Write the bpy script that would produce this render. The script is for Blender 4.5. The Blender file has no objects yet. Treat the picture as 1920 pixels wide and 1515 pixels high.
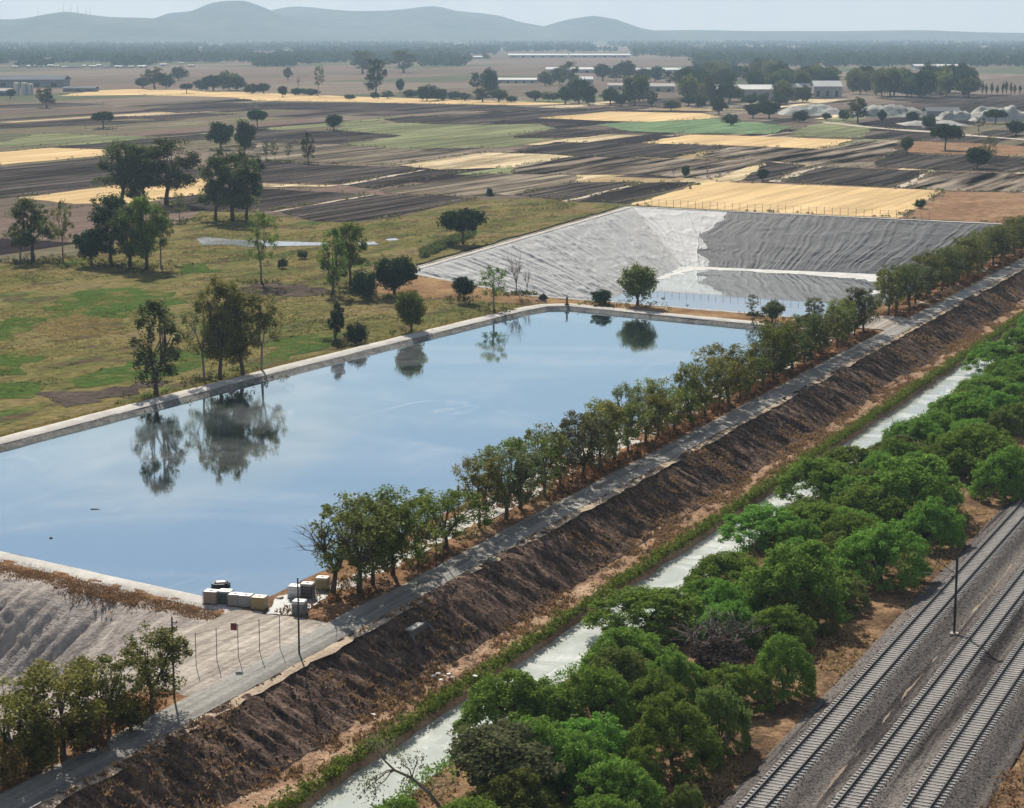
import bpy, math, random
import numpy as np
from mathutils import Vector, geometry

SC = bpy.context.scene
COL = SC.collection
R = math.radians

# ------------------------------------------------------------------ camera
F, CX, CY, HY = 3750.0, 960.0, 757.5, 58.0          # focal length and frame centre in photo pixels
TH = math.atan((CY - HY) / F)                        # downward tilt
CAMZ = 51.0
cam = bpy.data.cameras.new('camera')
cam.sensor_width = 36.0
cam.lens = 36.0 * F / 1920.0
cam.clip_start = 1.0
cam.clip_end = 40000.0
cam_o = bpy.data.objects.new('camera', cam)
cam_o.location = (0, 0, CAMZ)
cam_o.rotation_euler = (math.pi / 2 - TH, 0, 0)
COL.objects.link(cam_o)
SC.camera = cam_o

# ------------------------------------------------------------------ sky and sun
SUN_EL, SUN_AZ = R(36), R(-13)                       # azimuth from +Y, positive to the right
w = bpy.data.worlds.new('World')
SC.world = w
w.use_nodes = True
wn, wl = w.node_tree.nodes, w.node_tree.links
wn.clear()
sky = wn.new('ShaderNodeTexSky')
sky.sky_type = 'NISHITA'
sky.sun_disc = False
sky.sun_elevation = SUN_EL
sky.sun_rotation = SUN_AZ
sky.altitude = 1800
sky.air_density = 1.0
sky.dust_density = 0.7
sky.ozone_density = 1.0
bg = wn.new('ShaderNodeBackground')
bg.inputs['Strength'].default_value = 0.05
tc = wn.new('ShaderNodeTexCoord')
sep = wn.new('ShaderNodeSeparateXYZ')
wl.new(tc.outputs['Generated'], sep.inputs[0])
zc = wn.new('ShaderNodeMath'); zc.operation = 'MAXIMUM'; zc.inputs[1].default_value = 0.04
wl.new(sep.outputs['Z'], zc.inputs[0])
dv = wn.new('ShaderNodeVectorMath'); dv.operation = 'DIVIDE'
cb = wn.new('ShaderNodeCombineXYZ')
for i in range(3): wl.new(zc.outputs[0], cb.inputs[i])
wl.new(tc.outputs['Generated'], dv.inputs[0]); wl.new(cb.outputs[0], dv.inputs[1])
mp = wn.new('ShaderNodeMapping'); mp.inputs['Scale'].default_value = (0.80, 0.40, 0.0)
mp.inputs['Location'].default_value = (3.3, 1.2, 0)
mp.inputs['Rotation'].default_value = (0, 0, 0.35)
wl.new(dv.outputs[0], mp.inputs['Vector'])
cn = wn.new('ShaderNodeTexNoise'); cn.inputs['Scale'].default_value = 1.0
cn.inputs['Detail'].default_value = 7; cn.inputs['Roughness'].default_value = 0.55
cn.inputs['Distortion'].default_value = 0.8
wl.new(mp.outputs[0], cn.inputs['Vector'])
cr = wn.new('ShaderNodeValToRGB')
cr.color_ramp.elements[0].position = 0.47; cr.color_ramp.elements[0].color = (0.04, 0.04, 0.04, 1)
cr.color_ramp.elements[1].position = 0.62; cr.color_ramp.elements[1].color = (0.8, 0.8, 0.8, 1)
wl.new(cn.outputs['Fac'], cr.inputs[0])
mx = wn.new('ShaderNodeMix'); mx.data_type = 'RGBA'
mx.inputs[7].default_value = (8.6, 8.7, 9.0, 1)      # thin high cloud, in the sky's own units
wl.new(cr.outputs[0], mx.inputs[0]); wl.new(sky.outputs[0], mx.inputs[6])
hzp = wn.new('ShaderNodeMath'); hzp.operation = 'MULTIPLY'; hzp.inputs[1].default_value = -6.5
wl.new(zc.outputs[0], hzp.inputs[0])
hze = wn.new('ShaderNodeMath'); hze.operation = 'EXPONENT'; wl.new(hzp.outputs[0], hze.inputs[0])
hzm = wn.new('ShaderNodeMath'); hzm.operation = 'MULTIPLY'; hzm.inputs[1].default_value = 0.92; wl.new(hze.outputs[0], hzm.inputs[0])
mh = wn.new('ShaderNodeMix'); mh.data_type = 'RGBA'
mh.inputs[7].default_value = (8.2, 7.3, 6.6, 1)          # dusty air low over the horizon, all round
wl.new(hzm.outputs[0], mh.inputs[0]); wl.new(mx.outputs[2], mh.inputs[6])
wl.new(mh.outputs[2], bg.inputs['Color'])
wo = wn.new('ShaderNodeOutputWorld'); wl.new(bg.outputs[0], wo.inputs[0])

sl = bpy.data.lights.new('sun', 'SUN')
sl.energy = 5.0
sl.angle = R(0.6)
sl.color = (1.0, 0.93, 0.82)
so = bpy.data.objects.new('sun', sl)
sd = Vector((math.sin(SUN_AZ) * math.cos(SUN_EL), math.cos(SUN_AZ) * math.cos(SUN_EL), math.sin(SUN_EL)))
so.rotation_euler = sd.to_track_quat('Z', 'Y').to_euler()
COL.objects.link(so)

SC.view_settings.view_transform = 'Standard'
SC.view_settings.look = 'None'
SC.view_settings.exposure = 0.68
SC.view_settings.gamma = 1.0
SC.cycles.max_bounces = 8
SC.cycles.diffuse_bounces = 2
SC.cycles.glossy_bounces = 3
SC.cycles.transmission_bounces = 3
SC.cycles.volume_bounces = 1
SC.cycles.use_denoising = True
SC.cycles.sample_clamp_indirect = 6.0

# ------------------------------------------------------------------ ground frame
def unp(px, py, z=0.0):
    """the point of height z that the photo shows at pixel (px, py)"""
    a, b = (px - CX) / F, (py - CY) / F
    dx, dy, dz = a, math.cos(TH) - b * math.sin(TH), -math.sin(TH) - b * math.cos(TH)
    s = (z - CAMZ) / dz
    return dx * s, dy * s

def depth(X, Y, z=0.0):
    return Y * math.cos(TH) + (CAMZ - z) * math.sin(TH)

PHI = math.atan((2727 - CX) / math.hypot(F, CY - HY))    # heading of the railway
UX, UY = math.sin(PHI), math.cos(PHI)
NX, NY = -math.cos(PHI), math.sin(PHI)
OX, OY = unp(1412, 1515, -2)

def P(u, w, z=0.0):
    return (OX + u * UX + w * NX, OY + u * UY + w * NY, z)

def to_uw(X, Y):
    a, b = X - OX, Y - OY
    return a * UX + b * UY, a * NX + b * NY

def pxuw(px, py, z=0.0):
    return to_uw(*unp(px, py, z))

# ------------------------------------------------------------------ noise
_rs = np.random.RandomState(7)
_LAT = _rs.rand(256, 256)
def vnoise(x, y):
    x = np.asarray(x, float); y = np.asarray(y, float)
    xi = np.floor(x).astype(int); yi = np.floor(y).astype(int)
    fx = x - xi; fy = y - yi
    fx = fx * fx * (3 - 2 * fx); fy = fy * fy * (3 - 2 * fy)
    a = _LAT[xi & 255, yi & 255]; b = _LAT[(xi + 1) & 255, yi & 255]
    c = _LAT[xi & 255, (yi + 1) & 255]; d = _LAT[(xi + 1) & 255, (yi + 1) & 255]
    return (a * (1 - fx) + b * fx) * (1 - fy) + (c * (1 - fx) + d * fx) * fy
def fbm(x, y, o=4):
    s = 0; a = 0.5; t = 0
    for i in range(o):
        s = s + a * vnoise(x * 2 ** i + 17.3 * i, y * 2 ** i + 9.1 * i); t += a; a *= 0.5
    return s / t
def sstep(a, b, x):
    t = np.clip((np.asarray(x, float) - a) / (b - a), 0, 1)
    return t * t * (3 - 2 * t)

# ------------------------------------------------------------------ mesh helpers
def mesh_np(name, verts, faces, smooth=False):
    """faces: array (n,3) or (n,4)"""
    me = bpy.data.meshes.new(name)
    verts = np.asarray(verts, np.float32).reshape(-1, 3)
    faces = np.asarray(faces, np.int32)
    k = faces.shape[1]; n = len(faces)
    me.vertices.add(len(verts)); me.vertices.foreach_set('co', verts.ravel())
    me.loops.add(n * k); me.loops.foreach_set('vertex_index', faces.ravel())
    me.polygons.add(n)
    me.polygons.foreach_set('loop_start', np.arange(0, n * k, k, dtype=np.int32))
    me.polygons.foreach_set('loop_total', np.full(n, k, np.int32))
    if smooth: me.polygons.foreach_set('use_smooth', np.ones(n, bool))
    me.update(calc_edges=True); me.validate()
    return me

class MB:
    """collects boxes, tubes and prisms into one mesh"""
    def __init__(s): s.v = []; s.f = []
    def add(s, vs, fs):
        b = len(s.v); s.v += [tuple(v) for v in vs]; s.f += [tuple(i + b for i in f) for f in fs]
    def box(s, x0, x1, y0, y1, z0, z1):
        s.add([(x0, y0, z0), (x1, y0, z0), (x1, y1, z0), (x0, y1, z0), (x0, y0, z1), (x1, y0, z1), (x1, y1, z1), (x0, y1, z1)],
              [(3, 2, 1, 0), (4, 5, 6, 7), (0, 1, 5, 4), (1, 2, 6, 5), (2, 3, 7, 6), (3, 0, 4, 7)])
    def tube(s, pts, rad, n=6, cap=True):
        pts = [Vector(p) for p in pts]
        rings = []
        ref = Vector((0.31, 0.17, 0.93)).normalized()
        for i, p in enumerate(pts):
            d = (pts[min(i + 1, len(pts) - 1)] - pts[max(i - 1, 0)]).normalized()
            r0 = ref if abs(d.dot(ref)) < 0.95 else Vector((1, 0, 0))
            a = d.cross(r0).normalized(); b = d.cross(a)
            r = rad[i] if hasattr(rad, '__len__') else rad
            rings.append([p + a * math.cos(t) * r + b * math.sin(t) * r for t in [2 * math.pi * k / n for k in range(n)]])
        fs = []
        for i in range(len(pts) - 1):
            for k in range(n):
                fs.append((i * n + k, i * n + (k + 1) % n, (i + 1) * n + (k + 1) % n, (i + 1) * n + k))
        if cap:
            fs.append(tuple(range(n - 1, -1, -1))); fs.append(tuple(range((len(pts) - 1) * n, len(pts) * n)))
        s.add([v for r in rings for v in r], fs)
    def mesh(s, name, mat=None, smooth=False):
        me = bpy.data.meshes.new(name); me.from_pydata(s.v, [], s.f); me.update()
        if mat: me.materials.append(mat)
        if smooth:
            for p in me.polygons: p.use_smooth = True
        return me
    def build(s, name, mat, parent=None, smooth=False):
        return link(name, s.mesh(name, mat, smooth), parent)

def link(name, me, parent=None, mat=None):
    o = bpy.data.objects.new(name, me)
    if mat is not None: me.materials.append(mat)
    COL.objects.link(o)
    if parent is not None: o.parent = parent
    return o

def tag(o, label=None, cat=None, group=None, kind=None):
    if label: o['label'] = label
    if cat: o['category'] = cat
    if group: o['group'] = group
    if kind: o['kind'] = kind
    return o

def empty(name, loc, rz=0, scale=(1, 1, 1)):
    o = bpy.data.objects.new(name, None); COL.objects.link(o)
    o.location = loc; o.rotation_euler = (0, 0, rz); o.scale = scale
    o.empty_display_size = 0.3
    return o

def structure(name, me, mat, label=None):
    o = link(name, me, None, mat); o['kind'] = 'structure'
    if label: o['label'] = label
    return o

def grid_mesh(name, us, ws, zf, smooth=True, wshift=None):
    uu, ww = np.meshgrid(np.asarray(us, float), np.asarray(ws, float), indexing='ij')
    z = zf(uu, ww)
    w2 = ww + (wshift(uu, ww) if wshift else 0)
    X = OX + uu * UX + w2 * NX; Y = OY + uu * UY + w2 * NY
    v = np.stack([X, Y, z], -1).reshape(-1, 3)
    a, b = uu.shape
    i = np.arange(a * b).reshape(a, b)
    f = np.stack([i[:-1, :-1], i[1:, :-1], i[1:, 1:], i[:-1, 1:]], -1).reshape(-1, 4)
    return mesh_np(name, v, f[:, ::1], smooth)

def poly_sheet(name, pts, mat, kind='structure', label=None, z=None):
    """flat sheet from a list of (x, y, z)"""
    if z is not None: pts = [(p[0], p[1], z) for p in pts]
    tris = geometry.tessellate_polygon([[Vector(p) for p in pts]])
    fs = []
    for t in tris:
        a, b, c = [Vector(pts[i]) for i in t]
        fs.append(t if (b - a).cross(c - a).z > 0 else (t[0], t[2], t[1]))
    me = bpy.data.meshes.new(name); me.from_pydata(pts, [], fs); me.update()
    o = link(name, me, None, mat); o['kind'] = kind
    if label: o['label'] = label
    return o

def rough_poly(px, z, jit=0.6, step=4.0, seed=0):
    """pixel outline on the ground plane, subdivided and made uneven"""
    rg = random.Random(seed)
    pts = [unp(x, y, z) for x, y in px]
    out = []
    for i in range(len(pts)):
        a, b = pts[i], pts[(i + 1) % len(pts)]
        n = max(1, min(40, int(math.hypot(b[0] - a[0], b[1] - a[1]) / step)))
        for k in range(n):
            t = k / n
            out.append((a[0] + (b[0] - a[0]) * t + rg.uniform(-jit, jit), a[1] + (b[1] - a[1]) * t + rg.uniform(-jit, jit), z))
    return out

# ------------------------------------------------------------------ materials
class NT:
    def __init__(s, name):
        s.m = bpy.data.materials.new(name); s.m.use_nodes = True
        s.n = s.m.node_tree.nodes; s.l = s.m.node_tree.links
        s.b = s.n['Principled BSDF']; s.out = s.n['Material Output']
        s.b.inputs['Specular IOR Level'].default_value = 0.25
    def new(s, t, **kw):
        x = s.n.new(t)
        for k, v in kw.items(): setattr(x, k, v)
        return x
    def set(s, node, i, v):
        if hasattr(v, 'is_output') or isinstance(v, bpy.types.NodeSocket): s.l.new(v, node.inputs[i])
        else: node.inputs[i].default_value = v
    def math(s, op, a, b=0.0, clamp=False):
        x = s.new('ShaderNodeMath', operation=op); x.use_clamp = clamp
        s.set(x, 0, a); s.set(x, 1, b); return x.outputs[0]
    def mix(s, f, a, b, blend='MIX'):
        x = s.new('ShaderNodeMix', data_type='RGBA', blend_type=blend)
        s.set(x, 0, f); s.set(x, 6, a); s.set(x, 7, b); return x.outputs[2]
    def ramp(s, f, stops, interp='LINEAR'):
        x = s.new('ShaderNodeValToRGB'); r = x.color_ramp; r.interpolation = interp
        while len(r.elements) < len(stops): r.elements.new(0.5)
        for e, (p, c) in zip(r.elements, stops):
            e.position = p; e.color = (*c, 1) if len(c) == 3 else c
        s.l.new(f, x.inputs[0]); return x.outputs[0]
    def uvec(s):
        """world position turned into (along railway, across railway, height)"""
        g = s.new('ShaderNodeNewGeometry')
        d1 = s.new('ShaderNodeVectorMath', operation='DOT_PRODUCT'); s.l.new(g.outputs['Position'], d1.inputs[0]); d1.inputs[1].default_value = (UX, UY, 0)
        d2 = s.new('ShaderNodeVectorMath', operation='DOT_PRODUCT'); s.l.new(g.outputs['Position'], d2.inputs[0]); d2.inputs[1].default_value = (NX, NY, 0)
        sp = s.new('ShaderNodeSeparateXYZ'); s.l.new(g.outputs['Position'], sp.inputs[0])
        c = s.new('ShaderNodeCombineXYZ')
        s.l.new(d1.outputs['Value'], c.inputs[0]); s.l.new(d2.outputs['Value'], c.inputs[1]); s.l.new(sp.outputs['Z'], c.inputs[2])
        return c.outputs[0]
    def noise(s, vec, scale, detail=5, rough=0.55, sc=(1, 1, 1), dist=0.0, loc=(0, 0, 0)):
        m = s.new('ShaderNodeMapping'); m.inputs['Scale'].default_value = sc; m.inputs['Location'].default_value = loc
        s.l.new(vec, m.inputs['Vector'])
        x = s.new('ShaderNodeTexNoise'); x.inputs['Scale'].default_value = scale
        x.inputs['Detail'].default_value = detail; x.inputs['Roughness'].default_value = rough; x.inputs['Distortion'].default_value = dist
        s.l.new(m.outputs[0], x.inputs['Vector']); return x.outputs['Fac']
    def bump(s, h, strength, dist=0.1):
        x = s.new('ShaderNodeBump'); x.inputs['Strength'].default_value = strength; x.inputs['Distance'].default_value = dist
        s.l.new(h, x.inputs['Height']); s.l.new(x.outputs[0], s.b.inputs['Normal'])
    def base(s, c, rough=0.9):
        s.set(s.b, 'Base Color', c if not isinstance(c, tuple) else (*c, 1)); s.b.inputs['Roughness'].default_value = rough

def k(c, f): return tuple(min(1, x * f) for x in c)

def ground_mat(name, stops, scale, fine=1.5, streak=None, bump=0.5, bdist=0.3, rough=0.95, sc=(1, 1, 1), fine_amt=0.5, spots=None):
    t = NT(name); v = t.uvec()
    c = t.ramp(t.noise(v, scale, 6, 0.6, sc), stops)
    if spots:                                                # (scale, threshold, colour)
        for s_, th, col in spots:
            f = t.ramp(t.noise(v, s_, 4, 0.6, sc, loc=(31, 7, 0)), [(th, (0, 0, 0)), (min(1, th + 0.09), (1, 1, 1))])
            c = t.mix(f, c, (*col, 1))
    fn = t.noise(v, fine, 4, 0.7)
    g = t.ramp(fn, [(0.25, (1 - fine_amt,) * 3), (0.75, (1 + fine_amt,) * 3)])
    c = t.mix(1.0, c, g, 'MULTIPLY')
    h = fn
    if streak:                                               # rows: (spacing m, strength, 'u' or 'w')
        sp, st, d = streak
        s2 = (0.012, 1 / sp, 0) if d == 'u' else (1 / sp, 0.012, 0)
        sn = t.noise(v, 1.0, 3, 0.6, s2)
        g2 = t.ramp(sn, [(0.40, (1 - st,) * 3), (0.60, (1 + st,) * 3)])
        c = t.mix(1.0, c, g2, 'MULTIPLY')
        s3 = (0.004, 1 / (sp * 5), 0) if d == 'u' else (1 / (sp * 5), 0.004, 0)
        c = t.mix(1.0, c, t.ramp(t.noise(v, 1.0, 2, 0.5, s3, loc=(5, 3, 0)), [(0.38, (1 - st * 0.7,) * 3), (0.62, (1 + st * 0.7,) * 3)]), 'MULTIPLY')
        h = t.math('ADD', fn, sn)
    t.b.inputs['Specular IOR Level'].default_value = 0.0
    t.base(c, rough); t.bump(h, bump, bdist)
    return t.m

def plain_mat(name, col, rough=0.7, var=0.2, scale=2.0, metal=0.0, spec=0.3, bump=0.0):
    t = NT(name)
    tcn = t.new('ShaderNodeTexCoord')
    n = t.noise(tcn.outputs['Object'], scale, 5, 0.65)
    g = t.ramp(n, [(0.25, k(col, 1 - var)), (0.75, k(col, 1 + var))])
    t.base(g, rough); t.b.inputs['Metallic'].default_value = metal; t.b.inputs['Specular IOR Level'].default_value = spec
    if bump: t.bump(n, bump, 0.02)
    return t.m

def leaf_mat(name, c1, c2, trans=0.45, rough=0.55):
    t = NT(name)
    g = t.new('ShaderNodeNewGeometry'); oi = t.new('ShaderNodeObjectInfo')
    c = t.mix(g.outputs['Random Per Island'], (*c1, 1), (*c2, 1))
    hv = t.new('ShaderNodeHueSaturation')
    hv.inputs['Fac'].default_value = 1
    t.l.new(t.math('ADD', t.math('MULTIPLY', oi.outputs['Random'], 0.05), 0.475), hv.inputs['Hue'])
    t.l.new(t.math('ADD', t.math('MULTIPLY', oi.outputs['Random'], 0.55), 0.72), hv.inputs['Value'])
    t.l.new(c, hv.inputs['Color'])
    t.l.new(hv.outputs[0], t.b.inputs['Base Color'])
    t.b.inputs['Roughness'].default_value = rough; t.b.inputs['Specular IOR Level'].default_value = 0.0
    tr = t.new('ShaderNodeBsdfTranslucent'); t.l.new(hv.outputs[0], tr.inputs['Color'])
    ms = t.new('ShaderNodeMixShader'); ms.inputs[0].default_value = trans
    t.l.new(t.b.outputs[0], ms.inputs[1]); t.l.new(tr.outputs[0], ms.inputs[2]); t.l.new(ms.outputs[0], t.out.inputs[0])
    return t.m

def water_mat(name, deep, ior, rough, rip, ripscale, film=None, sheen=0.0, tint=(0.97, 0.98, 1)):
    t = NT(name); v = t.uvec()
    fr = t.new('ShaderNodeFresnel'); fr.inputs['IOR'].default_value = ior
    n1 = t.noise(v, ripscale, 3, 0.6, (1, 1.6, 1)); n2 = t.noise(v, ripscale * 0.06, 4, 0.6)
    bp = t.new('ShaderNodeBump'); bp.inputs['Strength'].default_value = rip; bp.inputs['Distance'].default_value = 0.05
    t.l.new(t.math('MULTIPLY', n1, n2), bp.inputs['Height'])
    di = t.new('ShaderNodeBsdfDiffuse'); di.inputs[0].default_value = (*deep, 1)
    gl = t.new('ShaderNodeBsdfGlossy'); gl.inputs['Roughness'].default_value = rough
    gl.inputs['Color'].default_value = (*tint, 1)
    wind = t.ramp(t.noise(v, 0.022, 5, 0.6, (0.6, 1.4, 1), 0.8, (23, 2, 0)), [(0.46, (rough,) * 3), (0.66, (min(1, rough * 2 + 0.025),) * 3)])
    t.l.new(wind, gl.inputs['Roughness'])                    # wind-ruffled patches
    for x in (gl, fr): t.l.new(bp.outputs[0], x.inputs['Normal'])
    ms = t.new('ShaderNodeMixShader')
    t.l.new(t.math('ADD', t.math('MULTIPLY', fr.outputs[0], 1 - sheen), sheen), ms.inputs[0])
    t.l.new(di.outputs[0], ms.inputs[1]); t.l.new(gl.outputs[0], ms.inputs[2])
    sh = ms.outputs[0]
    if film:                                                 # pale scum drifting in soft patches and thin streaks
        fc, amt, sc_ = film
        f1 = t.ramp(t.noise(v, sc_, 8, 0.62, (1, 0.6, 1), 1.6, (37, 12, 0)), [(0.48, (0, 0, 0)), (0.74, (1, 1, 1))])
        r_ = t.math('ABSOLUTE', t.math('SUBTRACT', t.noise(v, sc_ * 0.8, 4, 0.55, (0.35, 1.3, 1), 2.2, (9, 4, 0)), 0.5))
        f2 = t.ramp(r_, [(0.0, (1, 1, 1)), (0.012, (0, 0, 0))])
        gate = t.ramp(t.noise(v, sc_ * 1.3, 3, 0.5, loc=(2, 8, 0)), [(0.50, (0, 0, 0)), (0.66, (1, 1, 1))])
        f3 = t.ramp(t.noise(v, sc_ * 9, 5, 0.7, (0.4, 1, 1)), [(0.35, (0.4,) * 3), (0.65, (1, 1, 1))])
        fac = t.math('MULTIPLY', t.math('MAXIMUM', t.math('MULTIPLY', f1, f3), t.math('MULTIPLY', f2, gate)), amt, True)
        d2 = t.new('ShaderNodeBsdfDiffuse'); d2.inputs[0].default_value = (*fc, 1)
        m2 = t.new('ShaderNodeMixShader'); t.l.new(fac, m2.inputs[0]); t.l.new(sh, m2.inputs[1]); t.l.new(d2.outputs[0], m2.inputs[2]); sh = m2.outputs[0]
    t.l.new(sh, t.out.inputs[0])
    return t.m

ORD = ['first', 'second', 'third', 'fourth', 'fifth', 'sixth', 'seventh', 'eighth', 'ninth', 'tenth', 'eleventh', 'twelfth', 'thirteenth',
       'fourteenth', 'fifteenth', 'sixteenth', 'seventeenth', 'eighteenth', 'nineteenth']
TENS = {2: 'twent', 3: 'thirt', 4: 'fort', 5: 'fift', 6: 'sixt', 7: 'sevent', 8: 'eight', 9: 'ninet'}
def ordinal(i):                                              # 0 -> first
    n = i + 1
    pre = ''
    if n > 100: pre = 'hundred-and-'; n -= 100
    if n < 20: return pre + ORD[n - 1]
    t, u = divmod(n, 10)
    return pre + (TENS[t] + 'ieth' if u == 0 else TENS[t] + 'y-' + ORD[u - 1])
# ================================================================== SETTING
U0, U1 = -90.0, 640.0
us_c = np.arange(U0, U1, 4.0)
us_m = np.concatenate([np.arange(U0, 330, 0.8), np.arange(330, U1, 3.0)])
us_f = np.concatenate([np.arange(U0, 260, 0.32), np.arange(260, U1, 1.5)])

# colours
STRAW = (0.50, 0.33, 0.145)
M_plough = ground_mat('ploughed_soil', [(0.3, (0.036, 0.030, 0.028)), (0.7, (0.064, 0.054, 0.048))], 0.03, 0.5, (3.0, 0.6, 'u'), 0.8, 0.4)
M_plough2 = ground_mat('ploughed_soil_dry', [(0.3, (0.04, 0.031, 0.031)), (0.7, (0.075, 0.057, 0.053))], 0.03, 0.5, (5.0, 0.55, 'u'), 0.8, 0.4)
M_wheat = ground_mat('ripe_wheat', [(0.3, (0.47, 0.335, 0.17)), (0.7, (0.57, 0.42, 0.23))], 0.02, 0.7, (3.5, 0.14, 'u'), 0.5, 0.3, fine_amt=0.10)
M_straw = ground_mat('straw_stubble', [(0.3, (0.36, 0.28, 0.17)), (0.7, (0.50, 0.42, 0.27))], 0.05, 0.4, (6.0, 0.35, 'u'), 0.5, 0.3, fine_amt=0.3)
M_stubble = ground_mat('grey_stubble', [(0.3, (0.10, 0.083, 0.063)), (0.7, (0.17, 0.145, 0.11))], 0.02, 0.3, (4.0, 0.55, 'u'), 0.6, 0.3, fine_amt=0.3)
M_strip = ground_mat('striped_stubble', [(0.3, (0.085, 0.068, 0.054)), (0.7, (0.15, 0.125, 0.098))], 0.03, 0.3, (7.0, 0.95, 'u'), 0.6, 0.3, fine_amt=0.3)
M_green = ground_mat('thin_green_crop', [(0.3, (0.12, 0.14, 0.075)), (0.7, (0.20, 0.20, 0.11))], 0.02, 0.3, (6.0, 0.25, 'u'), 0.6, 0.3, fine_amt=0.25)
M_green2 = ground_mat('green_crop', [(0.3, (0.10, 0.16, 0.085)), (0.7, (0.15, 0.21, 0.11))], 0.02, 0.3, (4.0, 0.2, 'u'), 0.6, 0.3, fine_amt=0.2)
M_path = ground_mat('pale_dirt_path', [(0.3, (0.36, 0.31, 0.25)), (0.7, (0.50, 0.44, 0.36))], 0.1, 1.0, None, 0.3, 0.1, fine_amt=0.2)
M_scrub = ground_mat('russet_scrub', [(0.25, (0.15, 0.09, 0.055)), (0.5, (0.23, 0.14, 0.085)), (0.75, (0.30, 0.21, 0.13))], 0.06, 0.35, None, 1.0, 0.5, fine_amt=0.5, spots=[(0.09, 0.60, (0.10, 0.10, 0.045))])
M_meadow = ground_mat('dry_meadow', [(0.25, (0.070, 0.080, 0.026)), (0.42, (0.115, 0.112, 0.040)), (0.55, (0.165, 0.138, 0.058)), (0.75, (0.165, 0.122, 0.075))], 0.035, 0.55, None, 1.0, 0.5, sc=(1, 2.2, 1), fine_amt=0.45,
                      spots=[(0.045, 0.55, (0.055, 0.098, 0.024)), (0.09, 0.54, (0.095, 0.072, 0.043)), (0.15, 0.62, (0.038, 0.05, 0.016))])
M_lush = ground_mat('lush_grass', [(0.3, (0.04, 0.075, 0.018)), (0.7, (0.075, 0.115, 0.028))], 0.06, 0.8, None, 1.0, 0.5, fine_amt=0.4, spots=[(0.16, 0.52, (0.12, 0.115, 0.04))])
M_marsh = ground_mat('brown_reed_hummock', [(0.3, (0.10, 0.08, 0.04)), (0.7, (0.17, 0.13, 0.05))], 0.1, 0.8, None, 1.0, 0.5, fine_amt=0.4)
M_mud = ground_mat('dark_wet_soil', [(0.3, (0.05, 0.04, 0.035)), (0.7, (0.11, 0.085, 0.07))], 0.1, 0.8, None, 1.0, 0.5, fine_amt=0.4)

# parcels of the far plain: cells along and across the railway heading
def plain_material():
    t = NT('farmland'); v = t.uvec()
    def cells(su, sw, seed):
        m = t.new('ShaderNodeMapping'); m.inputs['Scale'].default_value = (1 / su, 1 / sw, 0); m.inputs['Location'].default_value = (seed, seed * 0.37, 0)
        t.l.new(v, m.inputs['Vector'])
        fl = t.new('ShaderNodeVectorMath', operation='FLOOR'); t.l.new(m.outputs[0], fl.inputs[0])
        wn_ = t.new('ShaderNodeTexWhiteNoise'); wn_.noise_dimensions = '2D'; t.l.new(fl.outputs[0], wn_.inputs['Vector'])
        return wn_.outputs['Value']
    a = cells(210, 62, 3.1); b = cells(340, 120, 8.7)
    c1 = t.ramp(a, [(0.0, (0.15, 0.12, 0.097)), (0.22, (0.21, 0.17, 0.135)), (0.40, (0.035, 0.027, 0.03)), (0.52, (0.17, 0.15, 0.10)), (0.66, (0.13, 0.13, 0.08)), (0.78, (0.19, 0.14, 0.115)), (0.95, (0.38, 0.29, 0.16))], 'CONSTANT')
    c2 = t.ramp(b, [(0.0, (0.20, 0.15, 0.12)), (0.35, (0.17, 0.135, 0.105)), (0.6, (0.22, 0.18, 0.14)), (0.8, (0.12, 0.13, 0.08))], 'CONSTANT')
    g = t.new('ShaderNodeNewGeometry'); sp = t.new('ShaderNodeSeparateXYZ'); t.l.new(g.outputs['Position'], sp.inputs[0])
    far = t.ramp(t.math('MULTIPLY', sp.outputs['Y'], 1 / 2600.0, True), [(0.50, (0, 0, 0)), (0.60, (1, 1, 1))])
    c = t.mix(far, c1, c2)
    st = t.noise(v, 1.0, 3, 0.6, (0.012, 1 / 6.0, 0))
    c = t.mix(1.0, c, t.ramp(st, [(0.3, (0.7,) * 3), (0.7, (1.3,) * 3)]), 'MULTIPLY')
    fn = t.noise(v, 0.25, 5, 0.7)
    c = t.mix(1.0, c, t.ramp(fn, [(0.25, (0.58,) * 3), (0.75, (1.02,) * 3)]), 'MULTIPLY')
    t.b.inputs['Specular IOR Level'].default_value = 0.0
    t.base(c, 0.95); t.bump(t.math('ADD', fn, st), 0.6, 0.4)
    return t.m
M_plain = plain_material()

# outlines of the two full ponds in (u, w)
P1 = [(17.5, 49.0), (19.5, 58), (24.6, 85), (31.5, 118), (35.0, 121.5), (67, 119.1), (97.4, 117.4), (124, 116), (163, 113.2), (204, 110.0), (210.0, 108.6), (212.1, 105.0),
      (208, 86), (204.0, 66), (201.6, 55.5), (198, 53.4), (153, 53.0), (101, 51.8), (61, 50.9), (27.8, 48.8)]
P2 = [(213, 47), (221, 104), (229, 161), (258, 162), (413.5, 171.7), (406, 64), (404.5, 47)]
P2B = [(244, 68), (250, 100), (256, 131), (290, 134), (378, 142), (384, 84), (383, 76)]

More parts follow.
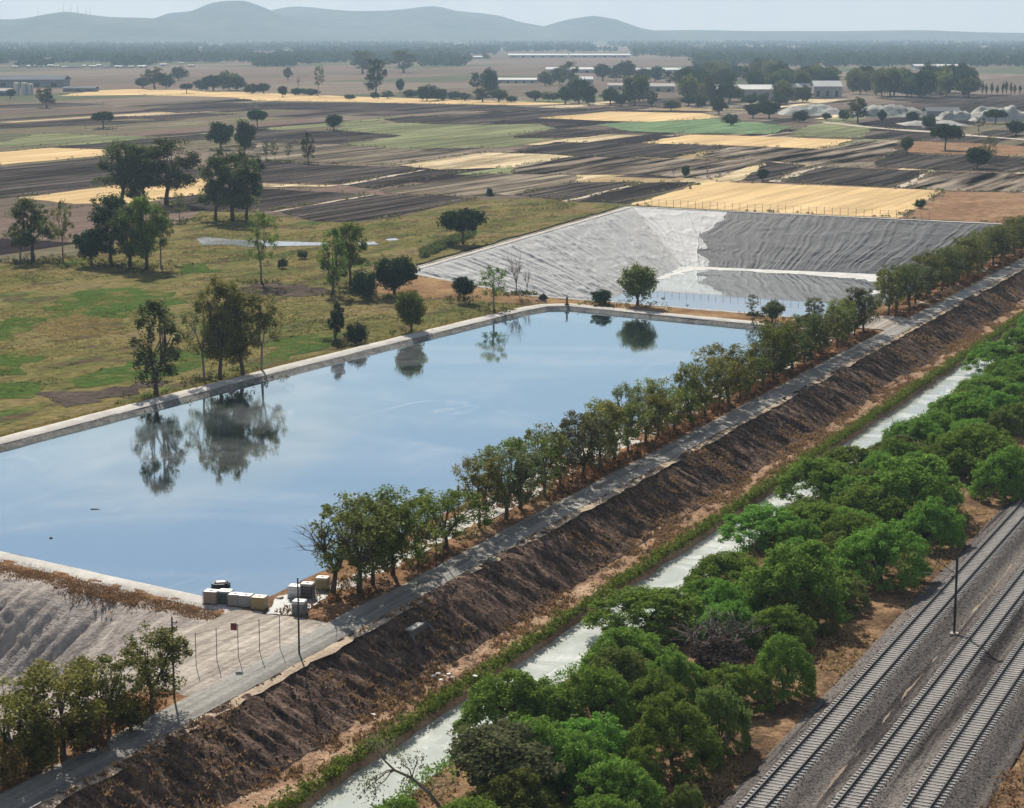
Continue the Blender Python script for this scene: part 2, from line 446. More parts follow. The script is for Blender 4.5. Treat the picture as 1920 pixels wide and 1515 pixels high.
# ground sheet with the hollow of the works left open
outer = [(-13000, -1500), (13000, -1500), (13000, 12300), (-13000, 12300)]
hole_uw = [(-150, -75), (640, -75), (640, 49), (411, 49), (417, 64), (424.5, 178), (256, 163), (243, 160), (222, 122), (213, 113.5), (124, 119.5), (67, 122.6), (33, 126), (-150, 150)]
hole = [P(u_, w_)[:2] for u_, w_ in hole_uw]
tris = geometry.tessellate_polygon([[Vector((*p, 0)) for p in outer], [Vector((*p, 0)) for p in hole]])
allp = [(*p, 0) for p in outer] + [(*p, 0) for p in hole]
fs = []
for t3 in tris:
    a, b, c = [Vector(allp[i]) for i in t3]
    fs.append(tuple(t3) if (b - a).cross(c - a).z > 0 else (t3[0], t3[2], t3[1]))
me = bpy.data.meshes.new('ground'); me.from_pydata(allp, [], fs); me.update()
structure('ground', me, M_plain, 'wide flat farmland plain reaching to the hills')

# ---------------------------------------------------------------- railway corridor
T1, T2, T3 = -0.14, -5.93, -10.5
M_ballast = ground_mat('ballast_stone', [(0.3, (0.078, 0.070, 0.066)), (0.7, (0.165, 0.148, 0.136))], 0.35, 4.0, None, 1.0, 0.12, fine_amt=0.8, sc=(0.04, 1, 1),
                       spots=[(0.5, 0.52, (0.045, 0.040, 0.040))])
M_shoulder0 = ground_mat('sandy_path', [(0.3, (0.18, 0.14, 0.11)), (0.7, (0.32, 0.25, 0.19))], 0.4, 2.5, None, 0.8, 0.1, fine_amt=0.45)
def z_ballast(u, w_):
    z = np.full_like(w_, -2.62)
    for t_, hw in ((T1, 1.55), (T2, 1.55), (T3, 1.55)):
        d = np.abs(w_ - t_)
        z = np.maximum(z, -2.0 - np.clip(d - hw, 0, 9) * 0.42)
    z = np.maximum(z, np.where((w_ < -6) & (w_ > -10.4), -2.16, -9))
    z = np.maximum(z, np.where((w_ < -2.6) & (w_ > -4.6), -2.42, -9))
    return z + (fbm(u * 2.1, w_ * 2.1, 3) - 0.5) * 0.07
structure('railway_ballast', grid_mesh('railway_ballast', us_m, np.arange(-14.4, 2.7, 0.30), z_ballast), M_ballast, 'grey stone ballast bed under the three railway tracks')
M_bed = ground_mat('dusty_ballast', [(0.3, (0.17, 0.16, 0.15)), (0.7, (0.27, 0.255, 0.24))], 0.5, 5.0, None, 1.0, 0.08, fine_amt=0.6, sc=(0.3, 1, 1))
for tw_, nm_ in ((T1, 'nearest the canal'), (T2, 'in the middle'), (T3, 'nearest the right edge')):
    structure('track_bed', grid_mesh('track_bed', us_m, tw_ + np.array([-1.5, -1.2, -0.75, -0.3, 0.3, 0.75, 1.2, 1.5]), lambda u, w_: -1.955 - 0.10 * sstep(1.1, 1.5, np.abs(w_ - tw_)) + (fbm(u * 2.5, w_ * 2.5, 2) - 0.5) * 0.045), M_bed, 'dusty pale ballast of the track ' + nm_)
structure('service_path', grid_mesh('service_path', np.arange(-40, 75, 1.5), [-3.8, -3.6, -3.4], lambda u, w_: -2.365 + 0 * u,
          wshift=lambda u, w_: (fbm(u * 0.3, w_ * 0 + 3, 3) - 0.5) * 0.7), M_shoulder0, 'narrow pale footpath between the ballast beds')

M_dry = ground_mat('dry_grass_ground', [(0.22, (0.05, 0.036, 0.028)), (0.45, (0.13, 0.083, 0.05)), (0.60, (0.26, 0.165, 0.095)), (0.8, (0.38, 0.26, 0.16))], 0.22, 2.2, None, 1.0, 0.25, fine_amt=0.6)
def z_verge(u, w_):
    z = -2.55 + (fbm(u * 0.15, w_ * 0.15, 4) - 0.5) * 0.7 + (fbm(u * 1.3, w_ * 1.3, 2) - 0.5) * 0.15
    z = z - sstep(23.2, 25.2, w_) * 1.6
    z = np.where(w_ < 2.6, np.minimum(z, -2.7), z)
    return z
structure('verge', grid_mesh('verge', us_m[::1], np.arange(1.6, 25.6, 0.7), z_verge), M_dry, 'russet dry grass verge between the tracks and the canal')
structure('outer_verge', grid_mesh('outer_verge', us_c, np.concatenate([np.arange(-40, -13.2, 0.8)]), lambda u, w_: -2.75 + (fbm(u * 0.2, w_ * 0.2, 4) - 0.5) * 0.5 + sstep(-13.6, -17, w_) * 0.35), M_dry, 'brown dry grass strip beyond the third track')
structure('outer_ground', grid_mesh('outer_ground', us_c, [-90, -60, -39.5], lambda u, w_: -2.6 + 0 * u), M_scrub)

M_canal = water_mat('milky_canal_water', (0.36, 0.39, 0.345), 1.6, 0.10, 0.10, 1.2, film=((0.80, 0.80, 0.77), 0.75, 0.16))
structure('canal_water', grid_mesh('canal_water', us_c, [23.2, 27, 31.2], lambda u, w_: -3.5 + 0 * u), M_canal, 'milky grey-green water of the straight canal')
def edge_wob(u, w_): return (fbm(u * 0.22, 0 * u + 5.5, 4) - 0.5) * 1.0 * (1 - sstep(31.5, 33, w_))
def z_bench(u, w_):
    zz = np.interp(w_, [29.6, 30.0, 30.35, 31.0, 32.2, 33.6, 34.6], [-4.2, -3.75, -2.95, -2.72, -2.62, -2.45, -2.15])
    return zz + (fbm(u * 0.6, w_ * 0.9, 4) - 0.5) * 0.42 * sstep(30.2, 31, w_)
M_bench = ground_mat('bench_soil', [(0.25, (0.15, 0.09, 0.06)), (0.5, (0.33, 0.21, 0.135)), (0.75, (0.50, 0.36, 0.25))], 0.5, 3.0, None, 1.0, 0.2, fine_amt=0.5, sc=(0.5, 1.2, 1))
structure('canal_bank', grid_mesh('canal_bank', us_m, np.arange(29.6, 34.7, 0.22), z_bench, wshift=edge_wob), M_bench, 'orange dry bench along the left bank of the canal')

# eroded slope under the road: gullies run down the fall line
def z_slope(u, w_):
    t_ = np.clip((w_ - 34.0) / 6.3, 0, 1)
    z = -2.3 + 3.25 * (t_ * 0.86 + 0.14 * sstep(0, 1, t_))
    mid = np.sin(np.pi * np.clip(t_, 0, 1)) ** 0.6
    us = u + (w_ - 37) * 0.25
    big = (fbm(us * 0.075, w_ * 0.05 + 3, 3) - 0.5)
    z = z + mid * big * 2.1
    rid = np.abs(fbm(us * 0.55 + 0.5 * fbm(u * 0.4, w_ * 0.4, 2), w_ * 0.07, 3) - 0.5) * 2
    z = z + mid * (0.22 - rid * 1.0) * 0.85
    z = z + mid * (fbm(u * 1.7, w_ * 1.1, 3) - 0.5) * 0.42 + mid * (fbm(us * 1.6, w_ * 0.22, 2) - 0.5) * 0.85
    return z
M_slope = ground_mat('eroded_dark_earth', [(0.30, (0.045, 0.032, 0.028)), (0.5, (0.11, 0.076, 0.06)), (0.70, (0.25, 0.175, 0.135))], 0.9, 2.6, None, 1.0, 0.35, fine_amt=0.6, sc=(1.6, 0.25, 1),
                     spots=[(0.12, 0.64, (0.22, 0.14, 0.075))])
structure('embankment_slope', grid_mesh('embankment_slope', us_f, np.concatenate([np.arange(33.9, 40.75, 0.25)]), z_slope), M_slope, 'dark brown eroded embankment slope between road and canal bench')

M_road = ground_mat('worn_road', [(0.3, (0.20, 0.195, 0.18)), (0.7, (0.31, 0.30, 0.275))], 0.25, 2.5, (0.7, 0.16, 'u'), 0.4, 0.06, fine_amt=0.3, sc=(0.15, 1, 1))
def z_road(u, w_): return 0.99 + 0.05 * (1 - ((w_ - 42.2) / 2.0) ** 2) + (fbm(u * 0.2, w_ * 0.6, 2) - 0.5) * 0.05
structure('road', grid_mesh('road', us_m, np.arange(40.55, 44.0, 0.3), z_road, wshift=lambda u, w_: (fbm(u * 0.10, 0 * u + 1, 2) - 0.5) * 0.5), M_road, 'grey unmarked service road on the embankment top')
M_shoulder = ground_mat('sandy_shoulder', [(0.3, (0.33, 0.26, 0.19)), (0.7, (0.46, 0.37, 0.28))], 0.4, 2.5, None, 0.8, 0.1, fine_amt=0.35)
structure('road_shoulder', grid_mesh('road_shoulder', us_m, [39.7, 40.0, 40.3, 40.6, 40.95], lambda u, w_: 0.86 + 0.10 * sstep(39.7, 40.3, w_) + (fbm(u * 1.2, w_ * 2, 3) - 0.5) * 0.12,
          wshift=lambda u, w_: (fbm(u * 0.5, 0 * u + 8, 3) - 0.5) * 0.9), M_shoulder, 'sandy shoulder along the slope side of the road')

M_strip_g = ground_mat('orange_litter', [(0.25, (0.075, 0.05, 0.034)), (0.5, (0.20, 0.115, 0.065)), (0.8, (0.33, 0.225, 0.14))], 0.5, 2.4, None, 1.0, 0.15, fine_amt=0.55)
def z_tstrip(u, w_):
    return 0.98 + (fbm(u * 0.5, w_ * 0.7, 3) - 0.5) * 0.30 * sstep(43.8, 44.8, w_) + 0.12 * sstep(44.5, 46, w_)
structure('roadside_strip', grid_mesh('roadside_strip', us_m[us_m > 15.5], np.arange(43.8, 52.6, 0.4), z_tstrip), M_strip_g, 'rust coloured litter strip under the roadside trees')
structure('roadside_strip', grid_mesh('roadside_strip', us_m[us_m < -3], np.arange(43.8, 48.6, 0.4), z_tstrip, wshift=lambda u, w_: sstep(46.5, 48.6, w_) * (fbm(u * 0.3, 0 * u + 2, 3) - 0.5) * 3), M_strip_g, 'brown litter strip under the lower left trees')
M_sand = ground_mat('pale_sand', [(0.25, (0.28, 0.245, 0.21)), (0.75, (0.42, 0.38, 0.33))], 0.15, 1.2, (0.8, 0.18, 'u'), 0.8, 0.2, fine_amt=0.25)
structure('sand_apron', grid_mesh('sand_apron', np.arange(-6, 17.3, 0.5), np.arange(43.5, 55.5, 0.5), lambda u, w_: 1.20 + (fbm(u * 0.8, w_ * 0.8, 3) - 0.5) * 0.2 - 0.22 * sstep(44.5, 43.5, w_) - 0.5 * sstep(52, 55.5, w_) - 0.6 * sstep(-3, -6, u)), M_sand, 'pale bare sand apron between the road and the tanks')
structure('turnout', grid_mesh('turnout', np.arange(205, 222, 1.0), np.arange(43.6, 50, 0.6), lambda u, w_: 1.24 + 0.01 * u * 0 - 0.24 * sstep(44.6, 43.6, w_)), M_sand, 'pale sandy turnout beside the road between the two basins')

# ---------------------------------------------------------------- ponds
def resample(poly, step, closed=True):
    out = []
    n = len(poly)
    for i in range(n if closed else n - 1):
        a, b = poly[i], poly[(i + 1) % n]
        m = max(1, int(math.hypot(b[0] - a[0], b[1] - a[1]) / step))
        out += [(a[0] + (b[0] - a[0]) * t / m, a[1] + (b[1] - a[1]) * t / m) for t in range(m)]
    return out
def inset(poly, d):
    """move a closed outline inwards by d (outline runs anticlockwise in u, -w)"""
    n = len(poly); out = []
    area = sum(poly[i][0] * poly[(i + 1) % n][1] - poly[(i + 1) % n][0] * poly[i][1] for i in range(n))
    s = 1 if area > 0 else -1
    for i in range(n):
        a, b = poly[(i - 2) % n], poly[(i + 2) % n]
        tx, ty = b[0] - a[0], b[1] - a[1]; L = math.hypot(tx, ty) or 1
        out.append((poly[i][0] - s * ty / L * d, poly[i][1] + s * tx / L * d))
    return out
def ring_band(name, poly, prof, mat, jit=0.0, label=None):
    """prof: list of (inset, z)"""
    rings = []
    rg = np.random.RandomState(len(name))
    n = len(poly); sarr = np.arange(n)
    for j, (d, z) in enumerate(prof):
        q = inset(poly, d)
        jz = (fbm(sarr * 0.35, np.full(n, j * 1.7), 3) - 0.5) * jit
        jd = (fbm(sarr * 0.5, np.full(n, j * 2.3 + 9), 3) - 0.5) * jit * 1.6
        q2 = inset(poly, d + 0.0)
        rings.append([P(q2[i][0] + jd[i], q2[i][1] + jd[i] * 0.5, z + jz[i]) for i in range(n)])
    v = np.array(rings).reshape(-1, 3)
    f = []
    for j in range(len(prof) - 1):
        for i in range(n):
            f.append((j * n + i, j * n + (i + 1) % n, (j + 1) * n + (i + 1) % n, (j + 1) * n + i))
    return structure(name, mesh_np(name, v, np.array(f), True), mat, label)

p1 = resample(P1, 1.5)
M_rim = ground_mat('pale_rim', [(0.3, (0.36, 0.345, 0.32)), (0.7, (0.52, 0.50, 0.465))], 0.4, 2.0, None, 0.5, 0.05, fine_amt=0.18, rough=0.8)
M_liner_dirty = ground_mat('dirty_liner', [(0.3, (0.12, 0.115, 0.105)), (0.7, (0.27, 0.26, 0.24))], 0.7, 3.0, None, 0.9, 0.15, fine_amt=0.5, rough=0.6)
M_bank = ground_mat('brown_grassy_bank', [(0.25, (0.055, 0.05, 0.022)), (0.5, (0.13, 0.095, 0.045)), (0.8, (0.22, 0.15, 0.08))], 0.4, 2.0, None, 1.0, 0.3, fine_amt=0.5)
ring_band('pond_bank', p1, [(-6.4, -0.25), (-4.8, 0.1), (-3.4, 0.75), (-2.6, 0.9), (-2.0, 0.9)], M_bank, 0.22, 'low brown grassy bank around the full pond')
ring_band('pond_rim', p1, [(-2.6, 0.85), (-2.3, 1.02), (-1.0, 1.04), (0.15, 1.02), (0.45, 0.92)], M_rim, 0.10, 'pale rim strip around the full pond')
ring_band('pond_liner', p1, [(0.35, 0.93), (0.9, 0.62), (1.6, 0.28), (2.6, -0.18), (4.5, -0.9)], M_liner_dirty, 0.18, 'dirty grey liner slope at the waterline of the full pond')
structure('liner_apron', grid_mesh('liner_apron', np.arange(18, 202, 1.0), [0, 0.25, 0.5, 0.75, 1.0], lambda u, t_: 1.20 + (fbm(u * 0.5, t_ * 3, 3) - 0.5) * 0.10 - 0.1 * (1 - t_), wshift=lambda u, t_: -t_ + (47.3 + (fbm(u * 0.25, 0 * u + 4, 3) - 0.5) * 1.4) * (1 - t_) + (np.interp(u, [17, 28, 61, 101, 153, 202], [49, 48.8, 50.9, 51.8, 53.0, 53.6]) + 0.2) * t_), M_rim, 'pale liner apron between the roadside trees and the water')
M_pond = water_mat('pond_water', (0.02, 0.03, 0.04), 1.6, 0.03, 0.10, 1.1, film=((0.60, 0.62, 0.63), 0.20, 0.030), sheen=0.74, tint=(0.79, 0.95, 1.0))
poly_sheet('pond_water', [P(u_, w_, 0.38) for u_, w_ in inset(p1, 1.0)], M_pond, label='blue sky-reflecting water of the long full pond')

# dike between the two basins
def p1far(w_): return np.interp(w_, [40, 55, 66, 86, 105, 109, 170], [201, 201.6, 204, 208, 212, 213, 213])
def p2near(w_): return np.interp(w_, [40, 47, 118, 156, 170], [212, 213, 222.5, 246, 248])
ws_d = np.arange(46, 156, 1.0); td = np.linspace(0, 1, 12)
V = []
for w_ in ws_d:
    a, b = float(p1far(w_)) + 0.6, float(p2near(w_)) - 0.4
    for t_ in td:
        u_ = a + (b - a) * t_
        edge = 1.0 if w_ < 111 else float(sstep(0.0, 0.45, t_))
        z = -0.05 + edge * 1.0 + (float(vnoise(u_ * 0.8, w_ * 0.8)) - 0.5) * 0.3
        V.append(P(u_, w_, z))
nd = len(td); idx = np.arange(len(V)).reshape(len(ws_d), nd)
f = np.stack([idx[:-1, :-1], idx[:-1, 1:], idx[1:, 1:], idx[1:, :-1]], -1).reshape(-1, 4)
M_dike = ground_mat('dike_earth', [(0.25, (0.13, 0.075, 0.045)), (0.5, (0.24, 0.15, 0.08)), (0.8, (0.34, 0.24, 0.13))], 0.15, 1.0, None, 1.0, 0.3, fine_amt=0.35)
structure('dike', mesh_np('dike', np.array(V), f, True), M_dike, 'brown earth dike between the full pond and the lined basin')

# lined basin: four walls of grey membrane with folds
def liner_mat(name, lo, hi):
    t = NT(name); v = t.uvec()
    c = t.ramp(t.noise(v, 0.25, 6, 0.65), [(0.3, lo), (0.7, hi)])
    fn = t.noise(v, 0.5, 4, 0.6, (0.3, 1.3, 1.3), 1.2)
    fine = t.noise(v, 1.8, 4, 0.6)
    c = t.mix(1.0, c, t.ramp(fine, [(0.25, (0.88,) * 3), (0.75, (1.12,) * 3)]), 'MULTIPLY')
    t.base(c, 0.8); t.b.inputs['Specular IOR Level'].default_value = 0.15
    t.bump(t.math('ADD', t.math('MULTIPLY', fn, 1.0), t.math('MULTIPLY', fine, 0.3)), 0.5, 0.3)
    return t.m
M_liner = liner_mat('grey_membrane', (0.31, 0.31, 0.305), (0.44, 0.44, 0.43))
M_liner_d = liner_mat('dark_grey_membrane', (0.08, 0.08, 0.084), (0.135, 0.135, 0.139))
M_liner_w = liner_mat('white_membrane', (0.42, 0.42, 0.41), (0.56, 0.56, 0.545))
BZ = -13.0
def wall(name, a, b, c, d, mat, nu, nw, label, seed=0, amp=0.15, freq=0.5, warp=None):
    """top edge a-b, foot d-c, in (u, w); folds run down the face"""
    s, t_ = np.meshgrid(np.linspace(0, 1, nu), np.linspace(0, 1, nw), indexing='ij')
    tz = t_
    uu = (a[0] * (1 - s) + b[0] * s) * (1 - t_) + (d[0] * (1 - s) + c[0] * s) * t_
    ww = (a[1] * (1 - s) + b[1] * s) * (1 - t_) + (d[1] * (1 - s) + c[1] * s) * t_
    z = 1.0 + (BZ - 1.0) * tz
    if warp is not None:                                     # ragged joint between two membranes
        g_ = np.abs(1 - warp - s); ww = ww + (fbm(t_ * 6, 0 * t_ + 2.2, 3) - 0.5) * 16 * np.clip(1 - g_ * 4, 0, 1) * np.sin(np.pi * np.clip(t_, 0, 1)) ** 0.5
    L = math.hypot(b[0] - a[0], b[1] - a[1]); H = 34.0
    x = s * L; y = t_ * H
    edge = sstep(0, 0.06, t_)
    xs = x + y * 0.25 + (fbm(x * 0.05 + seed, y * 0.08, 3) - 0.5) * 7
    fold = 1 - np.abs(fbm(xs * freq + seed * 3.1, y * 0.02 + seed, 3) - 0.5) * 2
    fold = np.clip(fold - 0.72, 0, 1) / 0.28
    f2 = 1 - np.abs(fbm(x * 0.07 + seed, y * 0.22 + x * 0.03, 3) - 0.5) * 2
    f2 = np.clip(f2 - 0.86, 0, 1) / 0.14
    mask = fbm(x * 0.04 + 3, y * 0.1 + seed, 2)
    z = z + edge * (fold * amp * (0.4 + mask) + f2 * amp * 0.7 + (fbm(x * 0.25, y * 0.25, 3) - 0.5) * 0.22)
    X = OX + uu * UX + ww * NX; Y = OY + uu * UY + ww * NY
    i = np.arange(nu * nw).reshape(nu, nw)
    f_ = np.stack([i[:-1, :-1], i[1:, :-1], i[1:, 1:], i[:-1, 1:]], -1).reshape(-1, 4)
    return structure(name, mesh_np(name, np.stack([X, Y, z], -1).reshape(-1, 3), f_, True), mat, label)
def lerp2(a, b, t_): return (a[0] + (b[0] - a[0]) * t_, a[1] + (b[1] - a[1]) * t_)
NR, NM, NLc, FL, FR = (213, 47), (222.5, 118), (246, 156.5), (413.5, 171.7), (404.5, 47)
bNR, bNL, bFL, bFR = (246, 70), (268, 127), (373, 139), (379, 76)
wall('basin_wall_left', FL, NLc, bNL, bFL, M_liner, 420, 60, 'pale grey wrinkled membrane on the left wall of the lined basin', 1.0, 0.34, 0.42)
k0, k1 = 0.235, 0.205
fa, fb = lerp2(FL, FR, k0), lerp2(bFL, bFR, 0.02)
wall('basin_wall_corner', fa, FL, bFL, fb, M_liner_w, 110, 60, 'white membrane patch in the far left corner of the lined basin', 4.0, 0.30, 0.40, warp=1)
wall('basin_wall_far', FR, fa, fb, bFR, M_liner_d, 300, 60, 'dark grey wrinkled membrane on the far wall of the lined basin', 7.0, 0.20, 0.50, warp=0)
wall('basin_wall_right', NR, FR, bFR, bNR, M_liner, 200, 30, 'grey membrane on the right wall of the lined basin', 9.0)
wall('basin_wall_near', NM, NR, bNR, lerp2(bNL, bNR, 0.25), M_liner, 200, 30, 'grey membrane on the near wall of the lined basin', 12.0)
wall('basin_wall_near_left', NLc, NM, lerp2(bNL, bNR, 0.25), bNL, M_liner, 120, 40, 'grey membrane on the slanting near left wall of the lined basin', 15.0)
structure('basin_floor', grid_mesh('basin_floor', [238, 392], [62, 148], lambda u, w_: BZ + 0.05 + 0 * u), M_liner)
p2 = resample([NR, NM, NLc, FL, FR], 2.0)
ring_band('basin_bank', p2, [(-6.0, -0.3), (-4.5, 0.0), (-2.2, 0.8), (-0.9, 0.95)], M_bank, 0.25, 'brown earth bank around the lined basin')
ring_band('basin_rim', p2, [(-1.2, 0.9), (-1.0, 1.08), (-0.1, 1.08), (0.25, 0.98)], M_rim, 0.08, 'pale rim strip around the lined basin')
M_pond2 = water_mat('basin_water', (0.085, 0.07, 0.06), 1.6, 0.012, 0.10, 0.9, film=((0.55, 0.56, 0.56), 0.2, 0.03), sheen=0.55, tint=(0.90, 0.97, 1.0))
p2b = resample([(239, 66), (251, 135), (381, 145), (387, 71)], 3.0)
poly_sheet('basin_water', [P(u_, w_, -11.0) for u_, w_ in p2b], M_pond2, label='pale blue water lying low in the lined basin')
M_foam = ground_mat('white_scum', [(0.3, (0.42, 0.42, 0.40)), (0.7, (0.60, 0.60, 0.58))], 0.3, 1.0, None, 0.5, 0.1, fine_amt=0.15)
rg = random.Random(5)
top_e = [(1285, 498), (1340, 496), (1420, 499), (1500, 503), (1600, 508), (1690, 514), (1700, 530), (1640, 552)]
bot_e = [(1628, 550), (1668, 531), (1600, 521), (1520, 515), (1440, 510), (1380, 507), (1330, 505), (1290, 508), (1240, 524), (1228, 523)]
poly_sheet('scum_band', rough_poly(top_e + [(x, y + 1) for x, y in bot_e], -10.97, 1.3, 1.6, 3), M_foam, kind='stuff', label='white scum band along the far waterline of the lined basin')

# ---------------------------------------------------------------- drained hollow in front of the pond
def near_rim(w_): return np.interp(w_, [40, 49, 58, 85, 121, 160], [16.2, 17.0, 19.0, 24.0, 31.0, 38])
dd = np.concatenate([np.arange(0, 34, 0.28), np.arange(34, 120, 3.0)])
wsb = np.concatenate([np.arange(44.4, 112, 0.42), np.arange(112, 165, 3.0)])
DD, WW = np.meshgrid(dd, wsb, indexing='ij')
uu = near_rim(WW) - 1.0 - DD
S1 = sstep(2.6, 16, DD + (fbm(WW * 0.12, DD * 0.05, 2) - 0.5) * 3); S2 = sstep(49.5, 74, WW + DD * 0.25)
Zb = 0.95 - 6.6 * S1 * S2
wr = WW - DD * 0.35
gul = np.abs(fbm(wr * 0.33, DD * 0.03, 3) - 0.5) * 2
Zb = Zb + S2 * sstep(3, 9, DD) * ((0.3 - gul) * 1.1 + (0.35 - np.abs(fbm(wr * 1.15, DD * 0.05 + 3, 3) - 0.5) * 2) * 0.95) + (fbm(uu * 0.9, WW * 0.9, 3) - 0.5) * 0.16
Zb = Zb - 0.55 * sstep(46.4, 45.0, WW)
v3 = np.stack([OX + uu * UX + WW * NX, OY + uu * UY + WW * NY, Zb], -1).reshape(-1, 3)
i = np.arange(DD.size).reshape(DD.shape)
f = np.stack([i[:-1, :-1], i[:-1, 1:], i[1:, 1:], i[1:, :-1]], -1).reshape(-1, 4)
M_silt = ground_mat('grey_silt', [(0.22, (0.17, 0.14, 0.125)), (0.45, (0.30, 0.265, 0.24)), (0.75, (0.45, 0.40, 0.355))], 0.3, 1.6, None, 1.0, 0.25, fine_amt=0.35, sc=(0.16, 2.4, 1),
                    spots=[(0.10, 0.62, (0.125, 0.095, 0.085))])
structure('hollow_crest', grid_mesh('hollow_crest', np.linspace(0, 1, 8), np.arange(52, 130, 0.5), lambda t_, w_: 1.02 - t_ ** 2 * 1.0 + (fbm(t_ * 4, w_ * 0.7, 3) - 0.5) * 0.5), M_strip_g)
hc = bpy.data.objects['hollow_crest'].data
for v_ in hc.vertices:                                      # from the unit band to the crest line
    t_, w_ = to_uw(v_.co.x, v_.co.y); z_ = v_.co.z
    u_ = float(near_rim(w_)) - 1.2 - t_ * (4.6 + 2.6 * (float(fbm(np.array([w_ * 0.3]), np.array([7.7]), 3)[0]) - 0.5))
    v_.co = P(u_, w_, z_)
hc.update()
structure('drained_hollow', mesh_np('drained_hollow', v3, f, True), M_silt, 'bare grey silt slope of the drained hollow in front of the pond')

